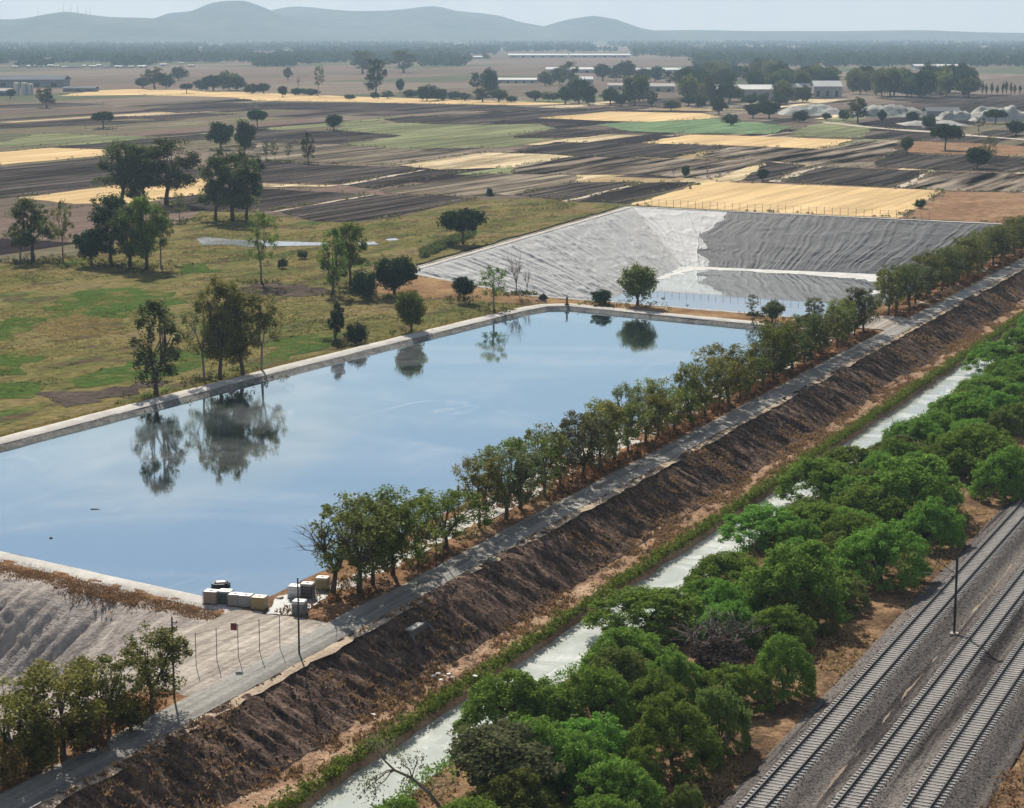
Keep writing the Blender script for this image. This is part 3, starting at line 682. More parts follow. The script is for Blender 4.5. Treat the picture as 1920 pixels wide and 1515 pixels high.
# ---------------------------------------------------------------- fields on the plain, each a thin sheet
FIELDS = [
 ('wheat_field', M_wheat, [(-60, 292), (0, 285), (92, 277), (192, 280), (196, 291), (100, 300), (-60, 314)]),
 ('wheat_field', M_wheat, [(38, 371), (180, 352), (287, 337), (392, 334), (400, 361), (250, 381), (140, 382)]),
 ('wheat_field', M_wheat, [(1178, 384), (1327, 340), (1440, 344), (1767, 357), (1686, 409), (1400, 396)]),
 ('wheat_field', M_wheat, [(1205, 268), (1290, 252), (1440, 256), (1600, 262), (1540, 279), (1440, 275)]),
 ('wheat_field', M_wheat, [(1010, 221), (1145, 209), (1310, 212), (1350, 219), (1275, 229), (1150, 227)]),
 ('wheat_field', M_wheat, [(105, 180), (175, 170), (275, 166), (480, 174), (700, 182), (960, 190), (1090, 195), (960, 197), (640, 191), (480, 188), (430, 182), (260, 178)]),
 ('straw_field', M_straw, [(745, 310), (910, 286), (1030, 289), (1075, 293), (1005, 305), (950, 314), (830, 318)]),
 ('ploughed_field', M_plough, [(-60, 320), (190, 295), (330, 301), (400, 330), (287, 335), (180, 350), (-60, 380)]),
 ('ploughed_field', M_plough, [(300, 372), (400, 363), (480, 352), (480, 398), (360, 396)]),
 ('green_field', M_green, [(-20, 272), (75, 250), (300, 256), (200, 268), (60, 275)]),
 ('ploughed_field', M_plough, [(-20, 235), (230, 226), (350, 224), (225, 233), (-20, 242)]),
 ('ploughed_field', M_plough, [(-20, 197), (110, 193), (215, 195), (100, 201), (-20, 203)]),
 ('ploughed_field', M_plough, [(260, 207), (350, 194), (480, 192), (480, 204), (330, 212)]),
 ('ploughed_field', M_plough2, [(215, 220), (375, 212), (450, 214), (300, 225)]),
 ('ploughed_field', M_plough, [(480, 192), (705, 193), (960, 199), (1165, 206), (960, 208), (655, 208), (480, 204)]),
 ('ploughed_field', M_plough, [(715, 223), (767, 217), (855, 219), (965, 222), (892, 233), (742, 230)]),
 ('ploughed_field', M_plough, [(440, 241), (617, 246), (755, 253), (630, 267), (440, 263)]),
 ('green_field', M_green, [(640, 228), (740, 231), (895, 234), (1010, 232), (1040, 240), (960, 255), (1040, 262), (950, 276), (755, 279), (640, 270), (760, 254), (640, 245)]),
 ('stubble_field', M_stubble, [(480, 268), (640, 271), (760, 281), (905, 285), (740, 309), (620, 307), (480, 299)]),
 ('ploughed_field', M_plough, [(478, 301), (620, 309), (785, 314), (642, 345), (478, 341)]),
 ('ploughed_field', M_plough, [(645, 347), (795, 320), (885, 320), (705, 354)]),
 ('stubble_field', M_stubble, [(715, 356), (905, 325), (1085, 328), (1080, 342), (960, 366), (855, 367), (730, 362)]),
 ('ploughed_field', M_plough, [(480, 353), (617, 360), (690, 364), (510, 394), (480, 397)]),
 ('ploughed_field', M_plough, [(520, 396), (700, 366), (837, 367), (890, 372), (730, 407), (655, 416), (592, 414)]),
 ('ploughed_field', M_plough, [(960, 256), (1060, 241), (1167, 246), (1097, 257), (970, 259)]),
 ('ploughed_field', M_plough, [(960, 281), (1047, 266), (1185, 269), (1200, 268), (1360, 274), (1260, 296), (1072, 291)]),
 ('green_field', M_green2, [(1115, 233), (1335, 222), (1440, 232), (1492, 238), (1440, 251), (1272, 249), (1185, 246)]),
 ('green_field', M_green, [(1500, 240), (1560, 226), (1640, 240), (1610, 258), (1480, 255)]),
 ('ploughed_field', M_plough, [(967, 364), (1085, 342), (1205, 341), (1060, 376)]),
 ('ploughed_field', M_plough, [(1080, 377), (1212, 342), (1305, 341), (1175, 381)]),
 ('striped_field', M_strip, [(962, 312), (1085, 294), (1260, 297), (1440, 301), (1330, 336), (1210, 327), (1085, 327), (962, 326)]),
 ('ploughed_field', M_plough, [(1395, 337), (1440, 303), (1510, 309), (1448, 340)]),
 ('striped_field', M_strip, [(1440, 276), (1540, 280), (1610, 266), (1690, 262), (1680, 282), (1640, 300), (1540, 309), (1440, 301), (1300, 296), (1370, 275)]),
 ('ploughed_field', M_plough, [(1467, 341), (1537, 313), (1748, 320), (1682, 350)]),
 ('ploughed_field', M_plough, [(1640, 303), (1665, 289), (1820, 291), (1930, 296), (1930, 322), (1750, 318), (1640, 312)]),
 ('striped_field', M_strip, [(1690, 352), (1755, 321), (1935, 326), (1935, 360), (1777, 357)]),
 ('scrub_field', M_scrub, [(1686, 409), (1777, 359), (1935, 362), (1990, 425), (1890, 419)]),
 ('scrub_field', M_scrub, [(1700, 285), (1690, 264), (1820, 268), (1935, 275), (1935, 294), (1820, 290)]),
 ('ploughed_field', M_plough, [(1640, 184), (1760, 176), (1935, 178), (1935, 206), (1840, 207), (1750, 196)]),
 ('dirt_track', M_path, [(1540, 227), (1640, 238), (1747, 246), (1930, 261), (1930, 264), (1747, 249), (1640, 241), (1540, 229)]),
 ('dirt_track', M_path, [(1441, 341), (1532, 311), (1542, 311), (1462, 341)]),
 ('dirt_track', M_path, [(1681, 351), (1744, 319), (1754, 319), (1698, 352)]),
 ('dirt_track', M_path, [(508, 397), (695, 365), (700, 365.5), (514, 397)]),
 ('dirt_track', M_path, [(1058, 377), (1205, 341), (1210, 341), (1066, 378)]),
 ('dirt_track', M_straw, [(478, 343), (520, 345), (640, 347), (625, 350), (478, 350)]),
 ('dirt_track', M_path, [(640, 346), (790, 319), (797, 319), (648, 347)]),
]
rf = random.Random(41)
def strip(u0, w0, L, W, z, mt):
    nn = 8
    pts = [P(u0 + L * i / nn, w0 + rf.uniform(-0.6, 0.6), z) for i in range(nn + 1)] + [P(u0 + L * i / nn, w0 + W + rf.uniform(-0.6, 0.6), z) for i in range(nn, -1, -1)]
    poly_sheet('strip_field', pts, mt)
for j in range(95):
    x, y = rf.uniform(-40, 1960), 196 + 150 * rf.random() ** 1.3
    u0, w0 = pxuw(x, y); k_ = depth(*unp(x, y)) / 700
    mt = rf.choice([M_plough, M_plough, M_plough2, M_stubble, M_green, M_strip, M_straw])
    if y > 300 and x < 900: continue
    if u0 < 430: continue
    strip(u0, w0, rf.uniform(60, 150) * k_, rf.uniform(9, 24) * k_, 0.004 + 0.0002 * j, mt)
for j, (nm, mt, px) in enumerate(FIELDS):
    d = depth(*unp(px[0][0], px[0][1]))
    poly_sheet(nm, rough_poly(px, 0.03 + 0.004 * j, d * 0.0016, d * 0.012, j), mt)

# meadow left of the pond and its patches
mead = [(-300, 560), (-60, 500), (140, 480), (330, 420), (380, 396), (480, 399), (592, 416), (660, 418), (735, 409), (890, 374), (1000, 372), (1165, 386), (780, 495), (755, 520), (770, 548), (985, 574), (760, 634), (500, 700), (290, 755), (0, 840), (-300, 920)]
poly_sheet('meadow', rough_poly(mead, 0.26, 0.8, 6.0, 77), M_meadow, label='dry yellow-green meadow left of the full pond')
PATCH = [('grass_patch', M_lush, [(95, 575), (150, 545), (230, 538), (330, 552), (345, 568), (300, 590), (220, 597), (120, 590)]),
         ('grass_patch', M_lush, [(-40, 610), (60, 590), (110, 600), (60, 615), (0, 640), (-40, 640)]),
         ('hummock', M_marsh, [(60, 622), (100, 600), (150, 588), (210, 600), (228, 618), (190, 628), (110, 630)]),
         ('grass_patch', M_lush, [(110, 712), (200, 688), (330, 655), (400, 662), (395, 690), (250, 715), (150, 728)]),
         ('grass_patch', M_lush, [(-40, 675), (20, 660), (66, 670), (40, 700), (-40, 715)]),
         ('grass_patch', M_lush, [(-40, 722), (40, 712), (84, 722), (40, 742), (-40, 760)]),
         ('grass_patch', M_lush, [(508, 640), (560, 628), (640, 632), (600, 655), (520, 672)]),
         ('grass_patch', M_lush, [(320, 500), (380, 492), (420, 508), (340, 512)]),
         ('mud_patch', M_mud, [(70, 740), (200, 728), (270, 720), (330, 712), (240, 740), (120, 765)]),
         ('mud_patch', M_mud, [(430, 538), (520, 528), (640, 545), (560, 556), (450, 552)])]
for j, (nm, mt, px) in enumerate(PATCH):
    poly_sheet(nm, rough_poly(px, 0.27 + 0.006 * j, 2.0, 2.2, 200 + j), mt)
M_puddle = water_mat('marsh_water', (0.30, 0.33, 0.36), 1.9, 0.06, 0.05, 2.0)
for j, px in enumerate([[(368, 448), (385, 444), (430, 449), (520, 452), (612, 455), (610, 460), (520, 461), (470, 463), (430, 459), (380, 459)], [(670, 455), (704, 453), (708, 458), (676, 460)], [(722, 448), (744, 446), (745, 450), (728, 451)]]):
    poly_sheet('puddle', rough_poly(px, 0.34, 0.35, 1.5, 300 + j), M_puddle)

# ---------------------------------------------------------------- hills
M_hill = ground_mat('hill_scrub', [(0.3, (0.05, 0.06, 0.035)), (0.7, (0.12, 0.11, 0.07))], 0.0025, 0.02, None, 0.6, 8.0, fine_amt=0.4)
def hill(name, dist, prof, spread, seed, label):
    xs_ = np.linspace(prof[0][0], prof[-1][0], 120)
    ys_ = np.interp(xs_, [p[0] for p in prof], [p[1] for p in prof])
    ker = np.exp(-np.linspace(-1.6, 1.6, 9) ** 2); ker /= ker.sum()
    ys_ = np.convolve(np.pad(ys_, 4, mode='edge'), ker, 'valid')
    hgt = CAMZ + (HY - ys_) / F * dist * 1.0
    hgt *= sstep(0, 0.06, np.linspace(0, 1, 120)) * sstep(1, 0.94, np.linspace(0, 1, 120))
    Xs = (xs_ - CX) / F * dist
    yy = np.linspace(-2.2, 2.2, 40)
    V = np.zeros((120, 40, 3))
    for j, y_ in enumerate(yy):
        fall = math.exp(-y_ * y_ * 1.1)
        nz = 1 + (fbm(Xs * 0.004 + seed, np.full(120, y_ * 2.2 + seed), 4) - 0.5) * 0.5 * min(1, abs(y_) * 2)
        V[:, j, 0] = Xs * (1 + y_ * spread / dist * 0.6); V[:, j, 1] = dist + y_ * spread
        V[:, j, 2] = hgt * fall * nz - 8 * (1 - fall)
    i = np.arange(4800).reshape(120, 40)
    f_ = np.stack([i[:-1, :-1], i[1:, :-1], i[1:, 1:], i[:-1, 1:]], -1).reshape(-1, 4)
    structure(name, mesh_np(name, V.reshape(-1, 3), f_, True), M_hill, label)
hill('hills', 8600, [(-700, 44), (-400, 34), (-200, 42), (0, 37), (50, 38), (90, 31), (140, 21), (182, 30), (230, 34), (300, 35), (380, 45), (470, 58)], 900, 1, 'low blue hill with a rounded crest at the left')
hill('hills', 9300, [(250, 52), (300, 36), (330, 25), (372, 22), (402, 9), (432, 4), (470, 4), (500, 14), (540, 33), (590, 50), (660, 62), (720, 66)], 1000, 4, 'tallest rounded blue hill')
hill('hills', 10000, [(380, 60), (470, 34), (520, 19), (560, 14), (620, 18), (665, 22), (740, 20), (820, 12), (860, 22), (940, 30), (965, 40), (1010, 48), (1060, 56), (1150, 64)], 1000, 8, 'long ridge of blue hills in the middle')
hill('hills', 9800, [(960, 64), (1020, 49), (1060, 38), (1110, 30), (1150, 36), (1195, 52), (1240, 60), (1300, 66)], 800, 11, 'small domed blue hill right of the ridge')
hill('hills', 9900, [(1050, 60), (1200, 57), (1300, 56), (1400, 58), (1600, 58), (1720, 56), (1800, 60), (1950, 62), (2300, 56), (2700, 50), (3000, 62)], 800, 14, 'low blue ridge along the right horizon')
# ================================================================== TREES
L_mesq = leaf_mat('leaf_bright_green', (0.105, 0.19, 0.03), (0.215, 0.335, 0.065), 0.28)
L_mesq2 = leaf_mat('leaf_yellow_green', (0.10, 0.14, 0.035), (0.19, 0.22, 0.06), 0.35)
L_grey = leaf_mat('leaf_grey_olive', (0.09, 0.105, 0.05), (0.17, 0.175, 0.085), 0.35)
L_olive = leaf_mat('leaf_olive', (0.08, 0.095, 0.028), (0.18, 0.19, 0.055), 0.5)
L_road2 = leaf_mat('leaf_silver_olive', (0.085, 0.10, 0.050), (0.17, 0.18, 0.085), 0.45)
L_euc = leaf_mat('leaf_eucalyptus', (0.052, 0.066, 0.026), (0.12, 0.135, 0.050), 0.45)
L_dark = leaf_mat('leaf_dark_green', (0.022, 0.045, 0.020), (0.05, 0.085, 0.03), 0.3)
L_fresh = leaf_mat('leaf_fresh_green', (0.075, 0.115, 0.024), (0.16, 0.20, 0.042), 0.5)
L_brown = leaf_mat('twig_purple_brown', (0.07, 0.052, 0.045), (0.14, 0.105, 0.09), 0.2)
L_yel = leaf_mat('leaf_yellow_olive', (0.11, 0.115, 0.03), (0.22, 0.21, 0.06), 0.5)
L_straw0 = leaf_mat('dry_brush', (0.14, 0.09, 0.04), (0.26, 0.18, 0.08), 0.35)
M_bark = plain_mat('bark', (0.085, 0.065, 0.05), 0.9, 0.35, 3.0)
M_thick = plain_mat('twig_grey_brown', (0.13, 0.10, 0.09), 0.9, 0.3, 3.0)
M_barkp = plain_mat('bark_pale', (0.20, 0.17, 0.14), 0.9, 0.35, 3.0)

def leaf_cloud(rng, centers, rad, per, size, up=0.6, flat=0.75, crown_c=None):
    c = np.repeat(centers, per, 0); n = len(c)
    rr = np.repeat(rad, per)[:, None]
    d = rng.normal(size=(n, 3)); d /= np.linalg.norm(d, axis=1)[:, None]
    off = d * (rng.rand(n, 1) ** 0.45) * rr
    off[:, 2] *= flat
    p = c + off
    nrm = rng.normal(size=(n, 3)) * 0.8 + off / (rr + 1e-6) * 0.9
    nrm[:, 2] += up
    nrm /= np.linalg.norm(nrm, axis=1)[:, None]
    t = np.cross(nrm, rng.normal(size=(n, 3))); t /= np.linalg.norm(t, axis=1)[:, None]
    b = np.cross(nrm, t)
    s = size * (0.6 + 0.8 * rng.rand(n, 1))
    q = np.stack([p - t * s, p - b * s * 0.55, p + t * s, p + b * s * 0.55], 1)
    return q.reshape(-1, 3), np.arange(n * 4).reshape(-1, 4)

def limb_path(rng, a, b, sag=0.15, n=4):
    a = np.array(a); b = np.array(b); L = np.linalg.norm(b - a)
    out = []
    for i in range(n + 1):
        t = i / n
        p = a + (b - a) * t
        p = p + np.array([0, 0, math.sin(math.pi * t) * L * sag]) + rng.normal(size=3) * L * 0.03 * (0 < i < n)
        out.append(tuple(p))
    return out

def tree_proto(kind, seed):
    rng = np.random.RandomState(seed)
    mb = MB()
    if kind == 'mesquite':                                   # broad dome of feathery puffs
        H, W = 6.0, 9.0
        nl = 15
        lt = np.arange(nl) * 2.4 + rng.rand() * 6; lr = 2.75 * np.sqrt((np.arange(nl) + 0.4) / nl)
        L_ = np.stack([np.cos(lt) * lr, np.sin(lt) * lr, 3.9 - 0.27 * lr ** 2 + rng.uniform(-0.35, 0.45, nl)], 1); lrad = rng.uniform(1.0, 1.5, nl)
        cs = []
        for q in range(nl):
            m_ = 11
            d = rng.normal(size=(m_, 3)); d[:, 2] = np.abs(d[:, 2]) * 0.9 - 0.12; d /= np.linalg.norm(d, axis=1)[:, None]
            cs.append(L_[q] + d * lrad[q])
        th = rng.rand(105) * 2 * math.pi; zz = rng.rand(105)
        sk = np.stack([np.cos(th) * (4.05 - 0.6 * zz - 0.9 * rng.rand(105) ** 2), np.sin(th) * (4.05 - 0.6 * zz - 0.9 * rng.rand(105) ** 2), 0.35 + zz * 2.2], 1)
        c = np.concatenate(cs); c2 = np.concatenate([c, sk]); n = len(c2)
        rad = 0.36 + 0.30 * rng.rand(n)
        v, f = leaf_cloud(rng, c2, rad, 84, 0.115, 0.9, 0.9)
        fork = (0.1, 0, 0.7); r0 = 0.20; targets = c[::5]
    elif kind == 'roadside':                                 # forked, airy, vase shaped
        H, W, n = 8.0, 6.4, 92
        th = rng.rand(n) * 2 * math.pi; zz = 0.24 + 0.76 * rng.rand(n) ** 0.9
        R_ = (2.9 * np.sin(np.clip(zz, 0, 1) * math.pi * 0.80) ** 0.8 + 0.15) * np.sqrt(rng.rand(n)) * (1 + 0.25 * np.sin(th * 2 + rng.rand() * 6))
        c = np.stack([np.cos(th) * R_, np.sin(th) * R_, zz * 7.5], 1); rad = 0.32 + 0.50 * rng.rand(n)
        v, f = leaf_cloud(rng, c, rad, 74, 0.115, 0.4, 1.0)
        fork = (0.1, 0.05, 1.5 + 0.6 * rng.rand()); r0 = 0.17; targets = c[::3]
    elif kind == 'eucalyptus':
        H, W, n = 16.0, 10.0, 120
        nl = 9
        lz = np.linspace(0.30, 0.91, nl) + rng.uniform(-0.05, 0.05, nl); lt = np.arange(nl) * 2.4 + rng.rand() * 6
        lr = 3.6 * np.sin(np.clip((lz - 0.02) * 0.98, 0, 1) * math.pi) ** 0.8 * rng.uniform(0.45, 1.0, nl)
        L_ = np.stack([np.cos(lt) * lr, np.sin(lt) * lr, lz * 15.6], 1)
        q = rng.randint(0, nl, n)
        d = rng.normal(size=(n, 3)); d /= np.linalg.norm(d, axis=1)[:, None]
        c = L_[q] + d * (rng.rand(n, 1) ** 0.5) * np.array([2.0, 2.0, 1.9]); rad = 0.55 + 0.70 * rng.rand(n)
        v, f = leaf_cloud(rng, c, rad, 78, 0.19, 0.2, 1.1)
        fork = (0.2, 0.1, 3.2 + 1.2 * rng.rand()); r0 = 0.30; targets = c[::4]
    elif kind == 'airy':                                     # thin upright young tree with gaps
        H, W, n = 14.0, 8.0, 34
        th = rng.rand(n) * 2 * math.pi; zz = 0.38 + 0.62 * rng.rand(n)
        R_ = 3.6 * np.sin(np.clip((zz - 0.2) * 1.1, 0, 1) * math.pi) ** 0.8 * np.sqrt(rng.rand(n))
        c = np.stack([np.cos(th) * R_, np.sin(th) * R_, zz * 13.4], 1); rad = 0.5 + 0.7 * rng.rand(n)
        v, f = leaf_cloud(rng, c, rad, 70, 0.19, 0.2, 1.1)
        fork = (0.2, 0.1, 5.0); r0 = 0.22; targets = c[::2]
    elif kind == 'slim':                                     # narrow upright crown, feathery top
        H, W, n = 15.0, 6.0, 62
        th = rng.rand(n) * 2 * math.pi; zz = 0.20 + 0.80 * rng.rand(n)
        R_ = (0.5 + 2.3 * np.sin(np.clip(zz * 1.0, 0, 1) * math.pi) ** 0.7) * (0.3 + 0.7 * np.sqrt(rng.rand(n)))
        c = np.stack([np.cos(th) * R_, np.sin(th) * R_, zz * 14.3], 1); rad = 0.4 + 0.55 * rng.rand(n)
        v, f = leaf_cloud(rng, c, rad, 80, 0.18, 0.1, 1.6)
        fork = (0.1, 0.05, 2.4); r0 = 0.26; targets = c[::2]
    elif kind in ('round', 'umbrella', 'bush', 'cypress'):
        H, W, z0, n = {'round': (8.0, 7.4, 0.14, 74), 'umbrella': (7.0, 10.0, 0.36, 66), 'bush': (3.0, 4.2, 0.04, 44), 'cypress': (10.0, 3.4, 0.10, 44)}[kind]
        d = rng.normal(size=(n, 3)); d /= np.linalg.norm(d, axis=1)[:, None]
        d *= (0.45 + 0.50 * rng.rand(n, 1))
        if kind == 'umbrella': d[:, 2] = np.abs(d[:, 2]) * 1.2 - 0.25
        a, hc = W / 2 * 0.92, H * (1 - z0) / 2 * 0.88
        c = np.stack([d[:, 0] * a, d[:, 1] * a, H * (z0 + 1) / 2 + d[:, 2] * hc], 1); c[:, 2] = np.maximum(c[:, 2], H * z0 + 0.2)
        rad = W * (0.10 + 0.08 * rng.rand(n))
        v, f = leaf_cloud(rng, c, rad, 105, 0.028 * W if kind != 'cypress' else 0.16, 0.5, 0.85 if kind != 'cypress' else 1.6)
        fork = (0.05, 0.05, H * max(z0, 0.1)); r0 = 0.035 * H; targets = c[::4]
    else:                                                    # bare
        H, W = 9.0, 6.0
        v = f = None; fork = (0.1, 0.05, 2.2); r0 = 0.16
        n = 26
        th = rng.rand(n) * 2 * math.pi; zz = 0.5 + 0.5 * rng.rand(n)
        targets = np.stack([np.cos(th) * 2.6 * np.sqrt(rng.rand(n)), np.sin(th) * 2.6 * np.sqrt(rng.rand(n)), zz * 8.8], 1)
    mb.tube([(0, 0, -0.4), (0.02, 0.03, fork[2] * 0.5), fork], [r0 * 1.25, r0, r0 * 0.85], 7)
    mains = []
    nm = 4
    order = np.argsort(np.arctan2(targets[:, 1], targets[:, 0]))
    for g in np.array_split(order, nm):
        if not len(g): continue
        m = targets[g].mean(0); hub = np.array(fork) + (m - np.array(fork)) * 0.55
        pth = limb_path(rng, fork, hub, 0.12)
        mb.tube(pth, np.linspace(r0 * 0.75, r0 * 0.42, len(pth)), 6)
        for t in targets[g]:
            pth = limb_path(rng, hub, t, 0.10, 3)
            mb.tube(pth, np.linspace(r0 * 0.36, r0 * 0.08, len(pth)), 5)
            if f is None:
                for q in range(4):
                    s_ = np.array(pth[1 + q % 2]); e_ = s_ + rng.normal(size=3) * 0.8 + np.array([0, 0, 0.7])
                    mb.tube([tuple(s_), tuple((s_ + e_) / 2 + rng.normal(size=3) * 0.08), tuple(e_)], [r0 * 0.14, r0 * 0.10, r0 * 0.05], 4)
    trunk = mb.mesh(kind + '_trunk', None, True)
    crown = mesh_np(kind + '_crown', v, f) if f is not None else None
    return dict(kind=kind, H=H, W=W, crown=crown, trunk=trunk)

PROTO = {}
for kd, cnt in (('mesquite', 6), ('roadside', 6), ('eucalyptus', 5), ('airy', 3), ('slim', 3), ('round', 4), ('umbrella', 3), ('bush', 3), ('cypress', 2), ('bare', 2)):
    PROTO[kd] = [tree_proto(kd, 100 + 17 * i + len(kd)) for i in range(cnt)]
_cache = {}
def with_mat(me, mat):
    key = (me.name, mat.name)
    if key not in _cache:
        c = me.copy(); c.materials.clear(); c.materials.append(mat); _cache[key] = c
    return _cache[key]
rt = random.Random(11)
def tree(name, kind, loc, h, wd, label, cat='tree', group=None, leaf=None, bark=None, var=None, rot=None):
    pr = PROTO[kind][(rt.randrange(99) if var is None else var) % len(PROTO[kind])]
    s = wd / pr['W']
    e = empty(name, loc, rt.uniform(0, 6.28) if rot is None else rot, (s, s, h / pr['H']))
    e.rotation_euler.x = rt.uniform(-0.07, 0.07); e.rotation_euler.y = rt.uniform(-0.07, 0.07)
    tag(e, label, cat, group)
    link('trunk', with_mat(pr['trunk'], bark or M_bark), e)
    if pr['crown'] is not None: link('crown', with_mat(pr['crown'], leaf or L_euc), e)
    return e
def tree_px(name, kind, x, y, hpx, wpx, label, z=0.0, **kw):
    X, Y = unp(x, y, z); d = depth(X, Y, z)
    return tree(name, kind, (X, Y, z), hpx * d / (F * math.cos(TH)), wpx * d / F, label, **kw)

# ---- roadside row beside the full pond
RU = [26.5, 29.5, 33.0, 38.5, 44, 52.5, 57.5, 62, 68, 73.5, 78.5, 84, 89, 94, 99.5, 103.5, 108.5, 114, 119.5, 125, 130, 134.5, 139.5, 145, 150, 155, 160.5, 166, 171, 177, 183, 189, 195, 201]
rr_ = random.Random(3)
for i, u_ in enumerate(RU):
    w_ = 46.2 + rr_.uniform(-0.5, 0.5)
    h = rr_.uniform(5.3, 8.7); wd = rr_.uniform(5.0, 8.6)
    lf = rr_.choice([L_olive, L_olive, L_road2, L_fresh, L_yel])
    kd = 'roadside'
    if i == 0: h, wd, lf = 8.8, 9.6, L_olive
    if i in (1, 2): h = 8.2
    if i == 3: h, wd = 6.2, 4.2
    if i in (9, 13): lf = L_road2; wd = 4.6
    if i > 25: h *= 1.0; wd *= 1.05; lf = rr_.choice([L_olive, L_euc, L_olive])
    z = 1.05
    lab = ('wide forked roadside tree with bare twigs, nearest the white tanks' if i == 0 else f'{ordinal(i)} roadside tree beside the full pond counting from the tanks')
    tree('roadside_tree', kd, P(u_, w_, z), h, wd, lab, group='trees lining the road beside the full pond', leaf=lf)
# bare twigs beside the first tree
tree('bare_tree', 'bare', P(25.0, 47.8, 1.0), 8.0, 9.5, 'leafless twiggy tree leaning over the pond behind the tanks', cat='tree', group=None, bark=M_bark)
# ---- roadside row in front of the drained hollow
for i, (x, y, hp, wp, lf) in enumerate([(285, 1335, 160, 165, L_olive), (205, 1375, 150, 150, L_olive), (118, 1420, 190, 220, L_yel), (20, 1450, 170, 190, L_yel), (-70, 1500, 180, 150, L_olive)]):
    tree_px('roadside_tree', 'roadside', x, y, hp, wp, ['roadside tree nearest the tall pole by the drained hollow', 'small roadside tree between two larger ones by the drained hollow',
            'broad light green roadside tree at the lower left', 'leftmost roadside tree cut by the left edge of the picture', 'roadside tree just outside the left edge'][i], 1.0, group='trees beside the drained hollow', leaf=lf, var=i)
for i, (x, y, hp, wp) in enumerate([(245, 1372, 70, 90), (160, 1412, 90, 110), (70, 1446, 100, 120), (-10, 1480, 90, 120)]):
    tree_px('bush', 'bush', x, y, hp, wp, ['rightmost', 'second', 'third', 'leftmost'][i] + ' dry bush under the lower left trees', 1.0, cat='bush', group='bushes under the lower left trees', leaf=[L_yel, L_straw0, L_yel, L_straw0][i])
# ---- roadside row beside the lined basin
n3 = 34
for i in range(n3):
    u_ = 224 + i * 6.0 + rr_.uniform(-1.3, 1.3)
    tree('roadside_tree', 'roadside', P(u_, 47.4 + rr_.uniform(-0.7, 0.7), 1.0), rr_.uniform(7.0, 8.8), rr_.uniform(6.6, 8.2), f'{ordinal(i)} roadside tree beside the lined basin counting from the turnout',
         group='trees lining the road beside the lined basin', leaf=rr_.choice([L_olive, L_euc, L_road2, L_olive]))

# ---- canal trees: crowns read from the photo as (x0, y0, x1, y1)
CAN = [(862, 1248, 1080, 1420, 'm', 'bright green tree beside the canal, topmost of the nearest clump'),
       (1030, 1240, 1190, 1390, 'm', 'bright green tree right of the nearest canal clump'),
       (905, 1335, 1090, 1500, 'm', 'green tree behind the grey-olive one near the bottom edge'),
       (1010, 1360, 1170, 1515, 'm', 'dark green tree in the middle of the bottom edge'),
       (1172, 1295, 1348, 1470, 'm', 'perfectly domed green tree left of the nearest track'),
       (1288, 1268, 1404, 1420, 'y', 'yellow-green tree beside the domed one'),
       (1096, 1168, 1266, 1300, 'm', 'round green tree with open canal water to its left'),
       (1108, 1094, 1330, 1215, 'm', 'wide green tree by the canal behind the round one'),
       (1300, 1080, 1410, 1200, 'm', 'small bright green tree in front of the large dome'),
       (1388, 1008, 1588, 1190, 'm', 'large domed green tree left of the overhead line mast'),
       (1290, 1030, 1450, 1140, 'm', 'green tree at the canal edge left of the large dome'),
       (1410, 1180, 1526, 1320, 'm', 'isolated green tree on the verge below the large dome'),
       (1566, 972, 1738, 1120, 'm', 'round green tree nearest the mast on the verge'),
       (1340, 944, 1500, 1040, 'm', 'light green tree leaning over the canal below the foam'),
       (1450, 935, 1600, 1030, 'm', 'green tree between the canal and the round one'),
       (1560, 905, 1720, 1010, 'm', 'green tree in the middle of the wide thicket'),
       (1450, 850, 1610, 960, 'm', 'leftmost green tree of the wide thicket'),
       (1600, 850, 1805, 1000, 'm', 'broad green tree at the right of the wide thicket'),
       (1500, 830, 1640, 910, 'm', 'green tree at the canal foam, top of the wide thicket'),
       (1690, 930, 1805, 1040, 'm', 'green tree at the track side of the wide thicket'),
       (1750, 795, 1925, 920, 'm', 'domed green tree near the right edge'),
       (1655, 775, 1770, 870, 'm', 'green tree by the canal above the foam'),
       (1850, 765, 1915, 830, 'y', 'brownish green crown among the trees near the right edge'),
       (1735, 735, 1870, 820, 'm', 'wide green tree above the foam near the canal'),
       (1790, 700, 1930, 780, 'm', 'green tree on the canal edge near the right edge'),
       (1860, 690, 1960, 770, 'm', 'green tree cut by the right edge above the others'),
       (1810, 640, 1930, 710, 'm', 'green tree bending to the canal at the right edge'),
       (1870, 610, 1960, 680, 'm', 'upper green canal tree at the right edge'),
       (1890, 575, 1980, 645, 'm', 'topmost green canal tree at the right edge'),
       (1150, 1400, 1245, 1500, 'm', 'small bright green tree under the domed one'),
       (1065, 1490, 1210, 1600, 'm', 'green tree top at the bottom edge'),
       (1890, 840, 2010, 960, 'm', 'green tree cut by the right edge near the tracks'),
       (1255, 1490, 1330, 1570, 'y', 'small pale shrub crown at the bottom edge left of the track')]
rc = random.Random(21)
placed = []
def canal_tree(x0, y0, x1, y1, kd, label):
    zg = -2.6
    cx = (x0 + x1) / 2; yb = y1 - 0.16 * (x1 - x0)
    X, Y = unp(cx, yb, zg); u_, w_ = to_uw(X, Y)
    if w_ > 22.6: X, Y, _ = P(u_, 22.6)
    if w_ < 3.4: X, Y, _ = P(u_, 3.4)
    d = depth(X, Y, zg); placed.append(to_uw(X, Y))
    wd = (x1 - x0) * d / F * 1.2
    h = max(3.8, (yb - y0) * d / F * 1.08)
    lf = {'m': rc.choice([L_mesq, L_mesq, L_mesq]), 'y': L_mesq2, 'g': L_grey}[kd]
    tree('canal_tree', 'mesquite' if kd != 'g' else 'round', (X, Y, zg), h, wd, label, group='green trees between canal and tracks', leaf=lf)
for c_ in CAN: canal_tree(*c_)
